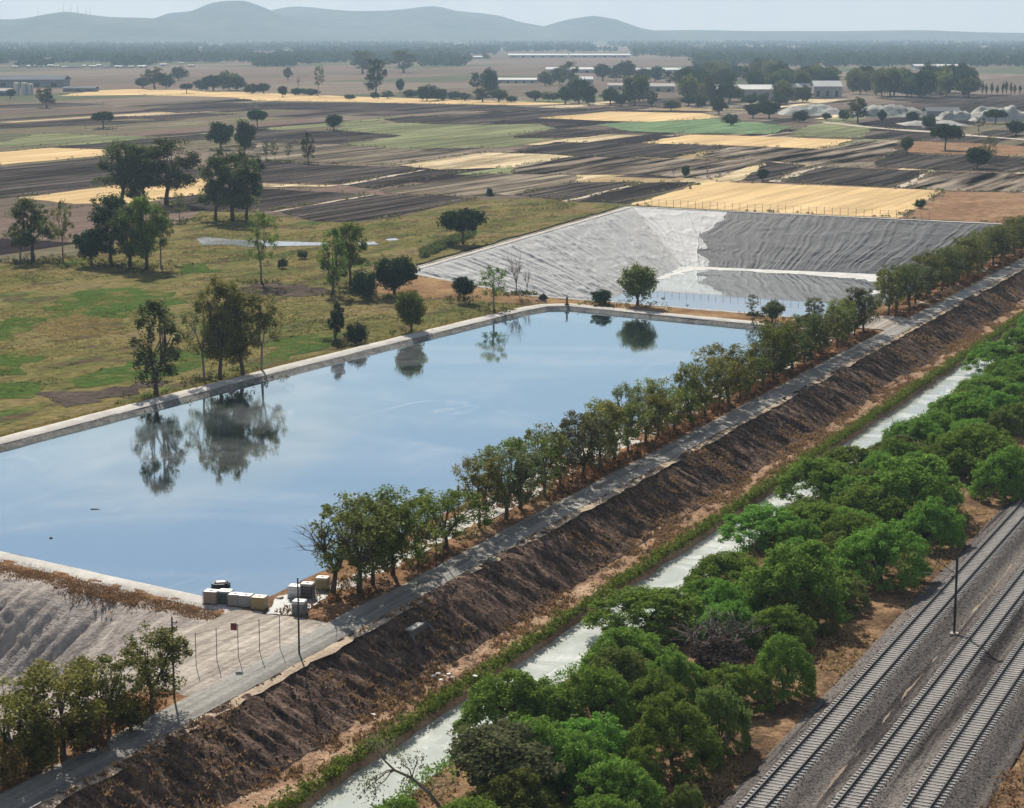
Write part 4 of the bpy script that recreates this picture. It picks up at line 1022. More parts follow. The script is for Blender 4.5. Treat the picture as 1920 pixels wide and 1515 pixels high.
canal_tree(850, 1360, 1042, 1540, 'g', 'grey-olive rounded tree at the bottom edge')
fill = []
for row, w0 in enumerate((18.6, 14.0, 9.5)):                # the belt between the traced crowns and on past the frame
    u_ = -18.0 + row * 2
    while u_ < 380:
        uu_, ww_ = u_ + rc.uniform(-1.4, 1.4), w0 + rc.uniform(-1.3, 1.3)
        bare = row == 2 and fbm(np.array([uu_ * 0.06]), np.array([3.3]), 2)[0] < 0.5
        canal_open = row == 0 and (-14 < uu_ < 6 or 28 < uu_ < 36 or 52 < uu_ < 66 or 118 < uu_ < 134)
        if all(math.hypot(uu_ - a_, ww_ - b_) > 3.9 for a_, b_ in placed) and not bare and not canal_open and not (24 < uu_ < 34 and row > 0):
            fill.append((row, uu_, ww_)); placed.append((uu_, ww_))
        u_ += 5.2
for row, where in enumerate(('canal side', 'middle', 'track side')):
    for i, (_, a_, b_) in enumerate(sorted(t_ for t_ in fill if t_[0] == row)):
        tree('canal_tree', 'mesquite', P(a_, b_, -2.6), rc.uniform(3.6, 5.0) if a_ < 230 else rc.uniform(4.6, 6.4), rc.uniform(6.0, 8.2), f'{ordinal(i)} lesser green tree on the {where} of the canal belt counting from the bottom', group='lesser trees of the canal belt', leaf=rc.choice([L_mesq, L_mesq, L_mesq, L_mesq2]))
X, Y = unp(1345, 1245, -2.6)
tree('bare_bush', 'bare', (X - 1.3, Y, -2.6), 4.6, 8.0, 'left half of the leafless grey-brown thicket among the green canal trees', cat='bush', bark=M_thick, var=0)
tree('bare_bush', 'bare', (X + 1.6, Y + 0.8, -2.6), 4.3, 7.6, 'right half of the leafless grey-brown thicket among the green canal trees', cat='bush', bark=M_thick, var=1)
tree('dry_bush', 'bush', (X + 0.3, Y - 0.6, -2.6), 2.2, 6.4, 'low brown dry bush inside the leafless thicket', cat='bush', leaf=L_brown)
# crooked tree leaning over the canal at the bottom edge
cr_ = empty('crooked_tree', P(0, 0, 0)); cr_.location = (*unp(845, 1545, -2.6), -2.6)
tag(cr_, 'crooked sparse tree leaning over the canal at the bottom edge', 'tree')
mb = MB(); d_ = depth(*unp(845, 1545, -2.6), -2.6); q_ = d_ / F
pts = [(0, 0, -0.3), (-18 * q_, 0, 30 * q_), (-40 * q_, 0, 62 * q_), (-72 * q_, 0.3, 88 * q_), (-105 * q_, 0.6, 100 * q_), (-125 * q_, 0.5, 122 * q_), (-140 * q_, 0.2, 140 * q_)]
mb.tube(pts, [0.16, 0.15, 0.13, 0.11, 0.09, 0.06, 0.03], 7)
rng_ = np.random.RandomState(5); cc = []
for (a, b) in ((3, (-95, 140)), (4, (-150, 92)), (5, (-150, 150)), (2, (-10, 85)), (3, (-60, 128)), (4, (-140, 70)), (5, (-110, 150)), (4, (-170, 60)), (3, (-85, 60))):
    e_ = (b[0] * q_, rng_.uniform(-1.5, 1.5), b[1] * q_)
    pth = limb_path(rng_, pts[a], e_, 0.1, 4); mb.tube(pth, np.linspace(0.06, 0.015, 5), 5)
    cc += [pth[-1], pth[-2]]
mb.build('trunk', M_barkp, cr_, True)
v, f = leaf_cloud(rng_, np.array(cc), np.full(len(cc), 0.75), 60, 0.09, 0.2, 1.1)
link('crown', mesh_np('crooked_crown', v, f), cr_, L_grey)

# ---- trees in the meadow and fields: (x, y base, height px, width px, kind, leaf, z, label)
FT = [
 (243, 500, 112, 84, 'eucalyptus', L_euc, 0.2, 'dark tree between the tall dark one and the green one in the meadow clump'),
 (302, 503, 112, 56, 'airy', L_fresh, 0.2, 'thin green tree at the right end of the meadow clump'),
 (38, 489, 78, 60, 'airy', L_euc, 0.2, 'low open tree at the left end of the meadow trees'),
 (270, 385, 112, 92, 'eucalyptus', L_euc, 0, 'middle one of three large eucalyptus beside the wheat'),
 (404, 412, 112, 72, 'eucalyptus', L_euc, 0.2, 'left companion of the big dark eucalyptus beside the ploughed field'),
 (462, 411, 120, 66, 'eucalyptus', L_dark, 0.2, 'right companion of the big dark eucalyptus beside the ploughed field'),
 (384, 718, 160, 80, 'airy', L_olive, 0.2, 'thin leafy tree at the left of the cluster on the pond bank'),
 (490, 704, 150, 90, 'airy', L_yel, 0.2, 'rightmost tree of the cluster on the pond bank'),
 (62, 487, 112, 84, 'eucalyptus', L_euc, 0.2, 'dark open eucalyptus at the far left of the meadow'),
 (118, 487, 114, 52, 'airy', L_olive, 0.2, 'thin pale tree right of the far left eucalyptus'),
 (172, 498, 76, 58, 'round', L_dark, 0.2, 'dense dark green round tree low at the left of the clump'),
 (207, 492, 128, 88, 'eucalyptus', L_dark, 0.2, 'tall dark tree in the middle of the meadow clump'),
 (275, 504, 132, 88, 'eucalyptus', L_fresh, 0.2, 'green tree at the right of the meadow clump'),
 (228, 388, 122, 100, 'eucalyptus', L_euc, 0, 'large dark eucalyptus, left of three beside the wheat'),
 (312, 384, 120, 108, 'eucalyptus', L_euc, 0, 'large brownish eucalyptus, right of three beside the wheat'),
 (337, 416, 54, 34, 'airy', L_fresh, 0.2, 'small pale tree below the three large eucalyptus'),
 (436, 414, 136, 98, 'eucalyptus', L_euc, 0.2, 'big dark eucalyptus, tallest of three beside the ploughed field'),
 (414, 280, 56, 50, 'round', L_dark, 0, 'dense dark globe shaped tree in the fields'),
 (458, 290, 70, 38, 'round', L_dark, 0, 'dense dark egg shaped tree beside the globe shaped one'),
 (483, 241, 34, 40, 'umbrella', L_dark, 0, 'flat topped dark tree behind the globe shaped one'),
 (194, 241, 31, 44, 'umbrella', L_dark, 0, 'lone flat topped dark tree at the left of the plain'),
 (626, 244, 31, 33, 'round', L_dark, 0, 'lone dark rounded tree in the middle of the plain'),
 (578, 306, 57, 22, 'slim', L_euc, 0, 'slim upright tree at the edge of a ploughed field'),
 (500, 302, 36, 22, 'airy', L_euc, 0, 'leftmost of three small spindly trees by the field'),
 (516, 303, 37, 20, 'airy', L_euc, 0, 'middle of three small spindly trees by the field'),
 (540, 303, 34, 20, 'airy', L_euc, 0, 'rightmost of three small spindly trees by the field'),
 (490, 532, 134, 72, 'airy', L_fresh, 0.2, 'airy light green tree in front of the puddle'),
 (624, 552, 122, 46, 'slim', L_fresh, 0.2, 'slender green tree at the left of the clump by the basin'),
 (657, 536, 120, 66, 'eucalyptus', L_fresh, 0.2, 'tall green tree in the clump by the basin'),
 (740, 556, 78, 86, 'round', L_dark, 0.2, 'dense dark rounded tree at the left corner of the lined basin'),
 (682, 562, 56, 58, 'bush', L_dark, 0.2, 'dark bush between the clump and the basin corner'),
 (868, 458, 64, 94, 'umbrella', L_dark, 0.2, 'wide dark umbrella tree on the bank of the lined basin'),
 (293, 745, 186, 80, 'slim', L_euc, 0.2, 'slim dark tree on the pond bank, mirrored in the water'),
 (412, 716, 196, 92, 'eucalyptus', L_yel, 0.2, 'tallest open tree of the cluster on the pond bank'),
 (456, 708, 172, 104, 'eucalyptus', L_olive, 0.2, 'broad tree right of the tallest in the cluster on the pond bank'),
 (628, 642, 80, 32, 'cypress', L_dark, 0.2, 'small dark cypress shaped tree near the pond bank'),
 (668, 648, 44, 48, 'bush', L_dark, 0.2, 'dark bush beside the cypress shaped tree'),
 (772, 627, 88, 62, 'round', L_fresh, 0.2, 'rounded green tree on the pond bank'),
 (926, 584, 84, 68, 'airy', L_fresh, 0.9, 'feathery green tree at the far corner of the pond'),
 (870, 562, 46, 44, 'round', L_dark, 0.8, 'small dark round tree at the near edge of the lined basin'),
 (968, 553, 84, 42, 'bare', None, 0.9, 'tall leafless tree on the earth dike'),
 (988, 553, 52, 24, 'bare', None, 0.9, 'short leafless tree on the earth dike'),
 (1127, 571, 30, 46, 'bush', L_dark, 0.9, 'low dark bush on the earth dike'),
 (1195, 573, 80, 70, 'round', L_olive, 0.9, 'bushy green tree on the earth dike, mirrored in the pond'),
 (1410, 592, 40, 28, 'airy', L_road2, 0.9, 'small grey-green tree on the dike near the road end'),
 (1448, 606, 48, 42, 'round', L_road2, 0.9, 'grey-green bushy tree on the dike near the road'),
 (1528, 602, 44, 46, 'roadside', L_road2, 0.9, 'grey-green tree behind the roadside row at the dike end'),
 (918, 366, 14, 14, 'bush', L_dark, 0.2, 'tiny dark bush at the edge of the meadow'),
 (530, 503, 18, 24, 'bush', L_dark, 0.3, 'small round shrub right of the airy tree'),
 (567, 485, 16, 26, 'bush', L_euc, 0.3, 'low grey shrub beyond the airy tree'),
 (1263, 333, 22, 16, 'bare', None, 0, 'small leafless tree by the striped field'),
 (1286, 332, 22, 18, 'bush', L_dark, 0, 'small dark bush above the large wheat field'),
 (1325, 334, 36, 22, 'bare', None, 0, 'leafless tree above the left corner of the large wheat field'),
 (1430, 341, 26, 22, 'round', L_dark, 0, 'small dark tree at the edge of the large wheat field'),
 (1700, 288, 34, 24, 'round', L_euc, 0, 'small round tree on a field edge at the right'),
 (1772, 282, 48, 56, 'umbrella', L_dark, 0, 'spreading dark tree on the field edge at the right'),
 (1832, 316, 42, 44, 'round', L_dark, 0, 'dark rounded tree at the right end of the fields'),
 (1852, 308, 50, 40, 'airy', L_olive, 0, 'paler tree behind the dark rounded one at the right'),
 (1370, 236, 24, 34, 'bush', L_dark, 0, 'dark bush at the corner of the green field'),
 (1348, 215, 33, 32, 'round', L_dark, 0, 'dark round tree behind the far wheat field'),
 (1412, 221, 30, 34, 'round', L_dark, 0, 'left of two dark trees beside the quarry'),
 (1442, 222, 34, 40, 'round', L_dark, 0, 'right of two dark trees beside the quarry'),
 (1500, 229, 22, 38, 'bush', L_dark, 0, 'low dark bush in front of the pale mounds'),
 (1550, 224, 12, 22, 'bush', L_dark, 0, 'tiny dark bush in front of the pale mounds'),
 (1582, 226, 20, 26, 'bush', L_dark, 0, 'small dark bush left of the leaning tree'),
 (1608, 231, 48, 42, 'eucalyptus', L_euc, 0, 'leaning open tree in front of the pale mounds'),
 (1655, 230, 27, 18, 'round', L_dark, 0, 'small lollipop shaped tree in front of the mounds'),
 (1712, 232, 24, 26, 'round', L_dark, 0, 'dark tree left of the quarry building'),
 (1742, 240, 24, 34, 'bush', L_dark, 0, 'dark bush below the quarry building'),
 (1835, 246, 26, 34, 'airy', L_euc, 0, 'open dark tree right of the quarry building'),
 (1866, 232, 26, 42, 'umbrella', L_dark, 0, 'flat crowned tree among the white mounds'),
 (1905, 254, 28, 42, 'round', L_dark, 0, 'dark rounded tree at the right edge below the mounds'),
 (1725, 392, 20, 24, 'bush', L_dark, 0, 'small bush at the corner of the large wheat field'),
 (88, 202, 38, 36, 'eucalyptus', L_euc, 0, 'brownish tree right of the white tanks at the left'),
 (20, 184, 18, 20, 'round', L_dark, 0, 'small dark tree in front of the white tanks at the left'),
 (350, 175, 18, 28, 'umbrella', L_dark, 0, 'small flat crowned tree on the far wheat strip'),
 (530, 182, 22, 20, 'round', L_dark, 0, 'small dark tree left of a low hedge on the wheat strip'),
 (596, 180, 56, 26, 'airy', L_euc, 0, 'tall thin tree behind the far wheat strip'),
 (540, 150, 26, 18, 'round', L_euc, 0, 'small tree in the far brown field'),
 (560, 170, 30, 12, 'bare', None, 0, 'thin leafless tree in the far brown field'),
 (705, 178, 66, 40, 'eucalyptus', L_dark, 0, 'tall tree standing clear in the far brown field'),
 (680, 138, 44, 48, 'eucalyptus', L_euc, 0, 'left of two big grey-green trees before the tree belt'),
 (757, 136, 42, 54, 'eucalyptus', L_euc, 0, 'right of two big grey-green trees before the tree belt'),
 (750, 175, 28, 16, 'round', L_dark, 0, 'small upright tree behind the bushes'),
]
for (x, y, hp, wp, kd, lf, z, lab) in FT:
    if kd in ('eucalyptus', 'slim'): wp *= 1.3
    if kd in ('round', 'umbrella'): wp *= 1.08
    nm = {'bush': 'bush', 'bare': 'bare_tree'}.get(kd, 'tree')
    tree_px(nm, kd, x, y, hp, wp, lab, z, cat='bush' if kd == 'bush' else 'tree', leaf=lf, bark=M_barkp if kd in ('airy', 'bare') else None)

# ---- hedge and groves before the greenhouses
HG = [(290, 166, 38, 42), (268, 165, 20, 24), (312, 166, 30, 24), (378, 169, 22, 26), (400, 170, 30, 30), (430, 169, 36, 36), (446, 168, 26, 26), (472, 175, 18, 26), (495, 175, 20, 20), (560, 177, 13, 30), (585, 178, 12, 26),
      (335, 150, 26, 26), (655, 186, 10, 18), (702, 184, 12, 16), (727, 184, 14, 26), (772, 182, 15, 28), (800, 188, 28, 34), (822, 187, 22, 32), (852, 186, 16, 24), (872, 188, 14, 26), (905, 190, 24, 34), (935, 190, 24, 30),
      (918, 176, 46, 30), (895, 170, 32, 26), (960, 191, 12, 20), (1003, 188, 20, 30), (1030, 189, 18, 28), (1060, 194, 34, 30), (1085, 193, 46, 40), (1104, 196, 36, 26), (1145, 196, 32, 30), (1165, 198, 24, 26), (1190, 196, 56, 48), (1222, 199, 26, 26), (1258, 206, 20, 28),
      (1022, 160, 26, 26), (1050, 158, 34, 28), (1066, 160, 42, 30), (1130, 150, 30, 30), (1155, 152, 26, 26), (1170, 150, 36, 34), (1205, 152, 26, 24), (1228, 152, 28, 30), (1256, 156, 22, 24)]
for i, (x, y, hp, wp) in enumerate(sorted(HG)):
    tree_px('tree', rr_.choice(['bush', 'eucalyptus', 'bush', 'round', 'bush']), x, y + 1, hp * 1.05, wp * 1.35, f'{ordinal(i)} tree from the left in the far hedge line', 0, group='far hedge line', leaf=rr_.choice([L_dark, L_euc, L_dark]))
rg2 = random.Random(9)
GV = []
for i in range(34): x = rg2.uniform(1280, 1600); GV.append((x, rg2.uniform(164, 196) - (x - 1280) * 0.008, rg2.uniform(26, 54), rg2.uniform(26, 46)))
for i in range(40): x = rg2.uniform(1600, 1830); GV.append((x, rg2.uniform(166, 184), rg2.uniform(32, 58), rg2.uniform(26, 44)))
for i in range(24): x = rg2.uniform(1280, 1560); GV.append((x, rg2.uniform(146, 165), rg2.uniform(24, 40), rg2.uniform(26, 46)))
for i in range(12): GV.append((rg2.uniform(1280, 1470), rg2.uniform(190, 204), rg2.uniform(14, 24), rg2.uniform(20, 34)))
for (ga, gb, where, grp) in ((0, 34, 'in the grove before the long warehouse', 'grove before the warehouse'), (34, 74, 'in the tall grove at the right', 'tall grove at the right'), (74, 98, 'in the grove behind the long warehouse', 'grove behind the warehouse'), (98, 110, 'in the low thicket below the warehouse', 'thicket below the warehouse')):
    for i, (x, y, hp, wp) in enumerate(sorted(GV[ga:gb])):
        tree_px('tree', rg2.choice(['round', 'eucalyptus', 'bush', 'round']), x, y, hp, wp * 1.2, f'{ordinal(i)} tree from the left {where}', 0, group=grp, leaf=rg2.choice([L_dark, L_euc, L_dark, L_olive]))
for i in range(11):
    tree_px('cypress_tree', 'cypress', 1842 + i * 9 + rg2.uniform(-2, 2), 178 + rg2.uniform(-1, 1), rg2.uniform(20, 30), 6.5, f'{ordinal(i)} cypress from the left in the row at the right edge', 0, group='cypress row at the right edge', leaf=L_dark)

# ---- far belt of trees across the plain: one mass
rb = np.random.RandomState(12)
n = 13000
py = 74 + (126 - 74) * rb.rand(n) ** 1.25
px_ = -60 + 2040 * rb.rand(n)
dens = vnoise(px_ / 45.0, py / 5.0)
keep = (dens > 0.24) & ~((py > 112) & (px_ > 880) & (px_ < 1300)) & ~((py > 118) & (px_ < 900) & (dens < 0.66)) & ~((py > 98) & (py < 112) & (px_ > 930) & (px_ < 1190))
px_, py = px_[keep], py[keep]
XY = np.array([unp(a, b) for a, b in zip(px_, py)])
m = len(XY); hh = 8 + 9 * rb.rand(m); ww_ = 8 + 11 * rb.rand(m)
per = 34
d3 = rb.normal(size=(m * per, 3)); d3 /= np.linalg.norm(d3, axis=1)[:, None]; d3 *= rb.rand(m * per, 1) ** 0.4
H_ = np.repeat(hh, per); W_ = np.repeat(ww_, per)
C_ = np.stack([np.repeat(XY[:, 0], per) + d3[:, 0] * W_ * 0.55, np.repeat(XY[:, 1], per) + d3[:, 1] * W_ * 0.55, H_ * 0.54 + d3[:, 2] * H_ * 0.46], 1)
A_ = rb.normal(size=(m * per, 3)); A_ /= np.linalg.norm(A_, axis=1)[:, None]
B_ = np.cross(A_, rb.normal(size=(m * per, 3))); B_ /= np.linalg.norm(B_, axis=1)[:, None]
s_ = (1.4 + 1.5 * rb.rand(m * per, 1))
tv = np.stack([C_ + A_ * s_, C_ - A_ * s_ * 0.6 + B_ * s_, C_ - A_ * s_ * 0.6 - B_ * s_], 1).reshape(-1, 3)
o = link('far_tree_belt', mesh_np('far_tree_belt', tv, np.arange(len(tv)).reshape(-1, 3)), None, L_dark)
tag(o, 'distant hazy belt of trees across the plain', None, None, 'stuff')
# ================================================================== LOW GROWTH (stuff)
def tufts(name, XYZ, h, spread, mat, blades, seed, label):
    rg = np.random.RandomState(seed); n = len(XYZ)
    c = np.repeat(XYZ, blades, 0); m = len(c)
    th = rg.rand(m) * 6.283; hh = h * (0.5 + rg.rand(m)); ln = rg.rand(m) * spread
    base = c + np.stack([np.cos(th), np.sin(th), 0 * th], 1) * (rg.rand(m) * spread * 0.5)[:, None]
    tip = base + np.stack([np.cos(th) * ln, np.sin(th) * ln, hh], 1)
    wv = np.stack([-np.sin(th), np.cos(th), 0 * th], 1) * (0.07 + 0.12 * h)
    v = np.stack([base - wv, base + wv, tip], 1).reshape(-1, 3)
    o = link(name, mesh_np(name, v, np.arange(len(v)).reshape(-1, 3)), None, mat)
    tag(o, label, None, None, 'stuff'); return o
L_straw = leaf_mat('dry_straw', (0.19, 0.115, 0.055), (0.38, 0.26, 0.135), 0.3)
L_rust = leaf_mat('rust_litter', (0.12, 0.06, 0.03), (0.28, 0.155, 0.075), 0.3)
L_gold = leaf_mat('golden_grass', (0.16, 0.13, 0.035), (0.30, 0.23, 0.07), 0.4)
L_bank = leaf_mat('bank_green', (0.075, 0.125, 0.02), (0.17, 0.22, 0.04), 0.45)
L_weed = leaf_mat('weed_green', (0.05, 0.07, 0.02), (0.12, 0.13, 0.04), 0.4)
rgn = np.random.RandomState(31)
def uw_pts(u, w_, zf):
    z = zf(u, w_); return np.stack([OX + u * UX + w_ * NX, OY + u * UY + w_ * NY, z], 1)
# bench
u = rgn.uniform(-40, 330, 15000); w_ = rgn.uniform(31.6, 34.6, 15000); kp = fbm(u * 0.3, w_ * 0.8, 3) > 0.47
tufts('bench_grass', uw_pts(u[kp], w_[kp], z_bench), 0.22, 0.35, L_straw, 4, 1, 'dry straw tufts on the bench beside the canal')
# slope: sparse dry clumps
u = rgn.uniform(-40, 330, 9000); w_ = rgn.uniform(34.3, 40.4, 9000); kp = fbm(u * 0.12, w_ * 0.25 + 4, 3) > 0.56
tufts('slope_grass', uw_pts(u[kp], w_[kp], z_slope), 0.22, 0.35, L_straw, 4, 2, 'sparse dry tufts on the eroded slope')
# verge between canal and tracks
u = rgn.uniform(-40, 260, 26000); w_ = rgn.uniform(2.4, 23.4, 26000); kp = fbm(u * 0.16, w_ * 0.2 + 9, 3) > 0.48
tufts('verge_grass', uw_pts(u[kp], w_[kp], z_verge), 0.22, 0.4, L_straw, 4, 3, 'russet dry grass on the verge beside the tracks')
u = rgn.uniform(-20, 140, 7000); w_ = rgn.uniform(-34, -14.0, 7000)
tufts('outer_grass', uw_pts(u, w_, lambda a, b: -2.72 + (fbm(a * 0.2, b * 0.2, 4) - 0.5) * 0.5 + sstep(-13.6, -17, b) * 0.35), 0.25, 0.4, L_straw, 4, 4, 'dry grass beyond the third track')
# under the roadside trees
u = rgn.uniform(-60, 420, 17000); w_ = rgn.uniform(44.3, 49.6, 17000); kp = (fbm(u * 0.2, w_ * 0.4 + 2, 3) > 0.44) & ~((u > 203) & (u < 223)) & ~((u > -6) & (u < 17))
tufts('litter_grass', uw_pts(u[kp], w_[kp], z_tstrip), 0.28, 0.4, L_rust, 4, 5, 'rusty dry grass under the roadside trees')
# crest of the drained hollow
w_ = rgn.uniform(50, 130, 9000); dd_ = np.abs(rgn.normal(2.0, 1.0, 9000)); u = near_rim(w_) - 1.0 - dd_
tufts('crest_grass', uw_pts(u, w_, lambda a, b: 0.85 + 0 * a - 0.25 * np.clip(near_rim(b) - 4.5 - a, 0, 9)), 0.2, 0.5, L_straw, 4, 6, 'brown dry grass along the crest of the drained hollow')
# meadow
mu, mw = [], []
poly = [to_uw(*unp(x, y)) for x, y in mead]
def inside(pu, pw, pol):
    r_ = np.zeros(len(pu), bool); j = len(pol) - 1
    for i in range(len(pol)):
        ui, wi = pol[i]; uj, wj = pol[j]
        c = ((wi > pw) != (wj > pw)) & (pu < (uj - ui) * (pw - wi) / (wj - wi + 1e-9) + ui)
        r_ ^= c; j = i
    return r_
u = rgn.uniform(20, 460, 90000); w_ = rgn.uniform(100, 330, 90000)
kp = inside(u, w_, poly) & (fbm(u * 0.05, w_ * 0.1, 3) > 0.45)
tufts('meadow_grass', uw_pts(u[kp][:14000], w_[kp][:14000], lambda a, b: 0.26 + 0 * a), 0.16, 0.5, L_gold, 4, 7, 'yellow grass tufts of the meadow')
kp = inside(u, w_, poly) & (fbm(u * 0.09 + 7, w_ * 0.14, 3) > 0.66)
tufts('meadow_weeds', uw_pts(u[kp][:9000], w_[kp][:9000], lambda a, b: 0.26 + 0 * a), 0.2, 0.6, L_weed, 4, 8, 'dark green weeds scattered over the meadow')
# outer foot of the pond bank
u = rgn.uniform(30, 210, 9000); w_ = np.interp(u, [35, 67, 97, 124, 163, 204], [121.5, 119.1, 117.4, 116, 113.2, 110]) + rgn.uniform(1.4, 5.0, 9000)
tufts('bank_grass', uw_pts(u, w_, lambda a, b: 0.25 + 0 * a), 0.4, 0.5, L_gold, 4, 9, 'dry grass on the outer foot of the pond bank')
# green plants hanging over the canal edge
n = 6800
u = rgn.uniform(-40, 340, n); w_ = 30.35 + edge_wob(u, np.full(n, 30.0)) + np.abs(rgn.normal(0, 0.75, n)) - 0.1
c = uw_pts(u, w_, lambda a, b: -2.75 + 0.35 * rgn.rand(n))
v, f = leaf_cloud(rgn, c, 0.25 + 0.3 * rgn.rand(n), 16, 0.11, 0.5, 0.9)
tag(link('bank_plants', mesh_np('bank_plants', v, f), None, L_bank), 'green plants along the left edge of the canal', None, None, 'stuff')
# shrubby growth at the foot of the canal trees
n = 1500
u = rgn.uniform(-30, 330, n); w_ = 24.2 - np.abs(rgn.normal(0, 1.2, n))
c = uw_pts(u, w_, lambda a, b: -2.6 + 0.5 * rgn.rand(n))
v, f = leaf_cloud(rgn, c, 0.4 + 0.4 * rgn.rand(n), 18, 0.12, 0.5, 0.9)
tag(link('undergrowth', mesh_np('undergrowth', v, f), None, L_mesq), 'green undergrowth along the right edge of the canal', None, None, 'stuff')
# weeds along the field margins
pts_ = []
for nm, mt, px in FIELDS:
    for i in range(len(px)):
        (xa, ya), (xb, yb_) = px[i], px[(i + 1) % len(px)]
        A_, B_ = unp(xa, ya), unp(xb, yb_); L = math.hypot(B_[0] - A_[0], B_[1] - A_[1]); dd1 = depth(*A_)
        for q_ in range(int(min(140, L / (dd1 * 0.004)))):
            t_ = rgn.rand()
            if vnoise(t_ * L / 14.0, i * 3.7) > 0.42:
                pts_.append((A_[0] + (B_[0] - A_[0]) * t_ + rgn.normal() * dd1 * 0.0016, A_[1] + (B_[1] - A_[1]) * t_ + rgn.normal() * dd1 * 0.0022, 0.35, dd1 * 0.0012))
pts_ = np.array(pts_)
v, f = leaf_cloud(rgn, pts_[:, :3], pts_[:, 3], 8, 0.35, 0.6, 0.5)
tag(link('margin_weeds', mesh_np('margin_weeds', v, f), None, leaf_mat('margin_weed', (0.09, 0.085, 0.045), (0.20, 0.17, 0.09), 0.4)), 'low weeds along the field margins', None, None, 'stuff')
# rank growth round the foot of the meadow trees
pts_ = []
for (x, y, hp, wp, kd, lf, z, lab) in FT[:48]:
    X_, Y_ = unp(x, y, z); r_ = wp * depth(X_, Y_) / F * 0.45
    for q_ in range(26): pts_.append((X_ + rgn.normal() * r_, Y_ + rgn.normal() * r_, z + 0.25, 0.4 + 0.5 * rgn.rand()))
pts_ = np.array(pts_)
v, f = leaf_cloud(rgn, pts_[:, :3], pts_[:, 3], 22, 0.16, 0.5, 0.8)
tag(link('rank_growth', mesh_np('rank_growth', v, f), None, L_weed), 'rank green growth round the feet of the meadow trees', None, None, 'stuff')
# tall reeds at the corner of the lined basin
n = 700
pxs = rgn.uniform(0, 1, n); X_ = []
for t_ in pxs:
    x = 790 + t_ * 100; y = 480 - t_ * 42 + rgn.uniform(-8, 6); X_.append((*unp(x, y, 0.2), 0.7))
v, f = leaf_cloud(rgn, np.array(X_), 0.6 + 0.5 * rgn.rand(n), 18, 0.2, 0.4, 1.0)
tag(link('bank_scrub', mesh_np('bank_scrub', v, f), None, L_weed), 'scrubby growth on the left bank of the lined basin', None, None, 'stuff')
# stones and clods on the slope and silt
def clods(name, XYZ, smin, smax, mat, seed, label):
    rg = np.random.RandomState(seed); n = len(XYZ)
    o_ = np.array([(1, 0, 0), (-1, 0, 0), (0, 1, 0), (0, -1, 0), (0, 0, 1), (0, 0, -1)], float)
    s = (smin + (smax - smin) * rg.rand(n) ** 2)[:, None, None]
    v = XYZ[:, None, :] + o_[None] * s * (0.6 + 0.7 * rg.rand(n, 6, 1)) * np.array([1, 1, 0.7])
    fc = np.array([(0, 2, 4), (2, 1, 4), (1, 3, 4), (3, 0, 4), (2, 0, 5), (1, 2, 5), (3, 1, 5), (0, 3, 5)])
    f = (fc[None] + (np.arange(n) * 6)[:, None, None]).reshape(-1, 3)
    tag(link(name, mesh_np(name, v.reshape(-1, 3), f), None, mat), label, None, None, 'stuff')
u = rgn.uniform(-40, 300, 7000); w_ = rgn.uniform(34, 40.6, 7000)
clods('clods', uw_pts(u, w_, z_slope), 0.05, 0.22, M_slope, 1, 'earth clods on the eroded slope')
u = rgn.uniform(-40, 220, 3500); w_ = rgn.uniform(31.8, 34.6, 3500)
clods('bench_stones', uw_pts(u, w_, z_bench), 0.04, 0.16, M_bench, 2, 'small stones on the canal bench')

u = rgn.uniform(-6, 115, 24000); w_ = rgn.uniform(-13.6, 2.4, 24000)
clods('ballast_stones', uw_pts(u, w_, z_ballast), 0.03, 0.10, M_ballast, 3, 'loose stones on the ballast bed')

# ================================================================== RAILWAY
M_sleeper = plain_mat('concrete_sleeper', (0.27, 0.26, 0.245), 0.9, 0.25, 1.5)
M_rail = plain_mat('rail_steel', (0.035, 0.030, 0.028), 0.55, 0.3, 1.0, 0.6, 0.4)
M_clip = plain_mat('rail_clip', (0.10, 0.07, 0.05), 0.7)
def sleeper_mesh():
    mb = MB()
    mb.add([(-0.13, -1.25, -0.12), (0.13, -1.25, -0.12), (0.13, 1.25, -0.12), (-0.13, 1.25, -0.12), (-0.10, -1.22, 0.06), (0.10, -1.22, 0.06), (0.10, -0.55, 0.06), (-0.10, -0.55, 0.06),
            (-0.09, -0.35, 0.025), (0.09, -0.35, 0.025), (0.09, 0.35, 0.025), (-0.09, 0.35, 0.025), (-0.10, 0.55, 0.06), (0.10, 0.55, 0.06), (0.10, 1.22, 0.06), (-0.10, 1.22, 0.06)],
           [(3, 2, 1, 0), (4, 5, 6, 7), (7, 6, 9, 8), (8, 9, 10, 11), (11, 10, 13, 12), (12, 13, 14, 15), (0, 1, 5, 4), (2, 3, 15, 14), (1, 2, 14, 13, 10, 9, 6, 5), (3, 0, 4, 7, 8, 11, 12, 15)])
    return mb.mesh('sleeper', M_sleeper)
SLP = sleeper_mesh()
ang_u = math.atan2(UY, UX)
TRK = [(T1, 0.0, 0.745, -4, 112, 'railway track nearest the canal trees'), (T2, 0.0, 0.73, -2, 90, 'middle of the three railway tracks'), (T3, 0.0, 0.735, 0, 62, 'railway track nearest the right edge')]
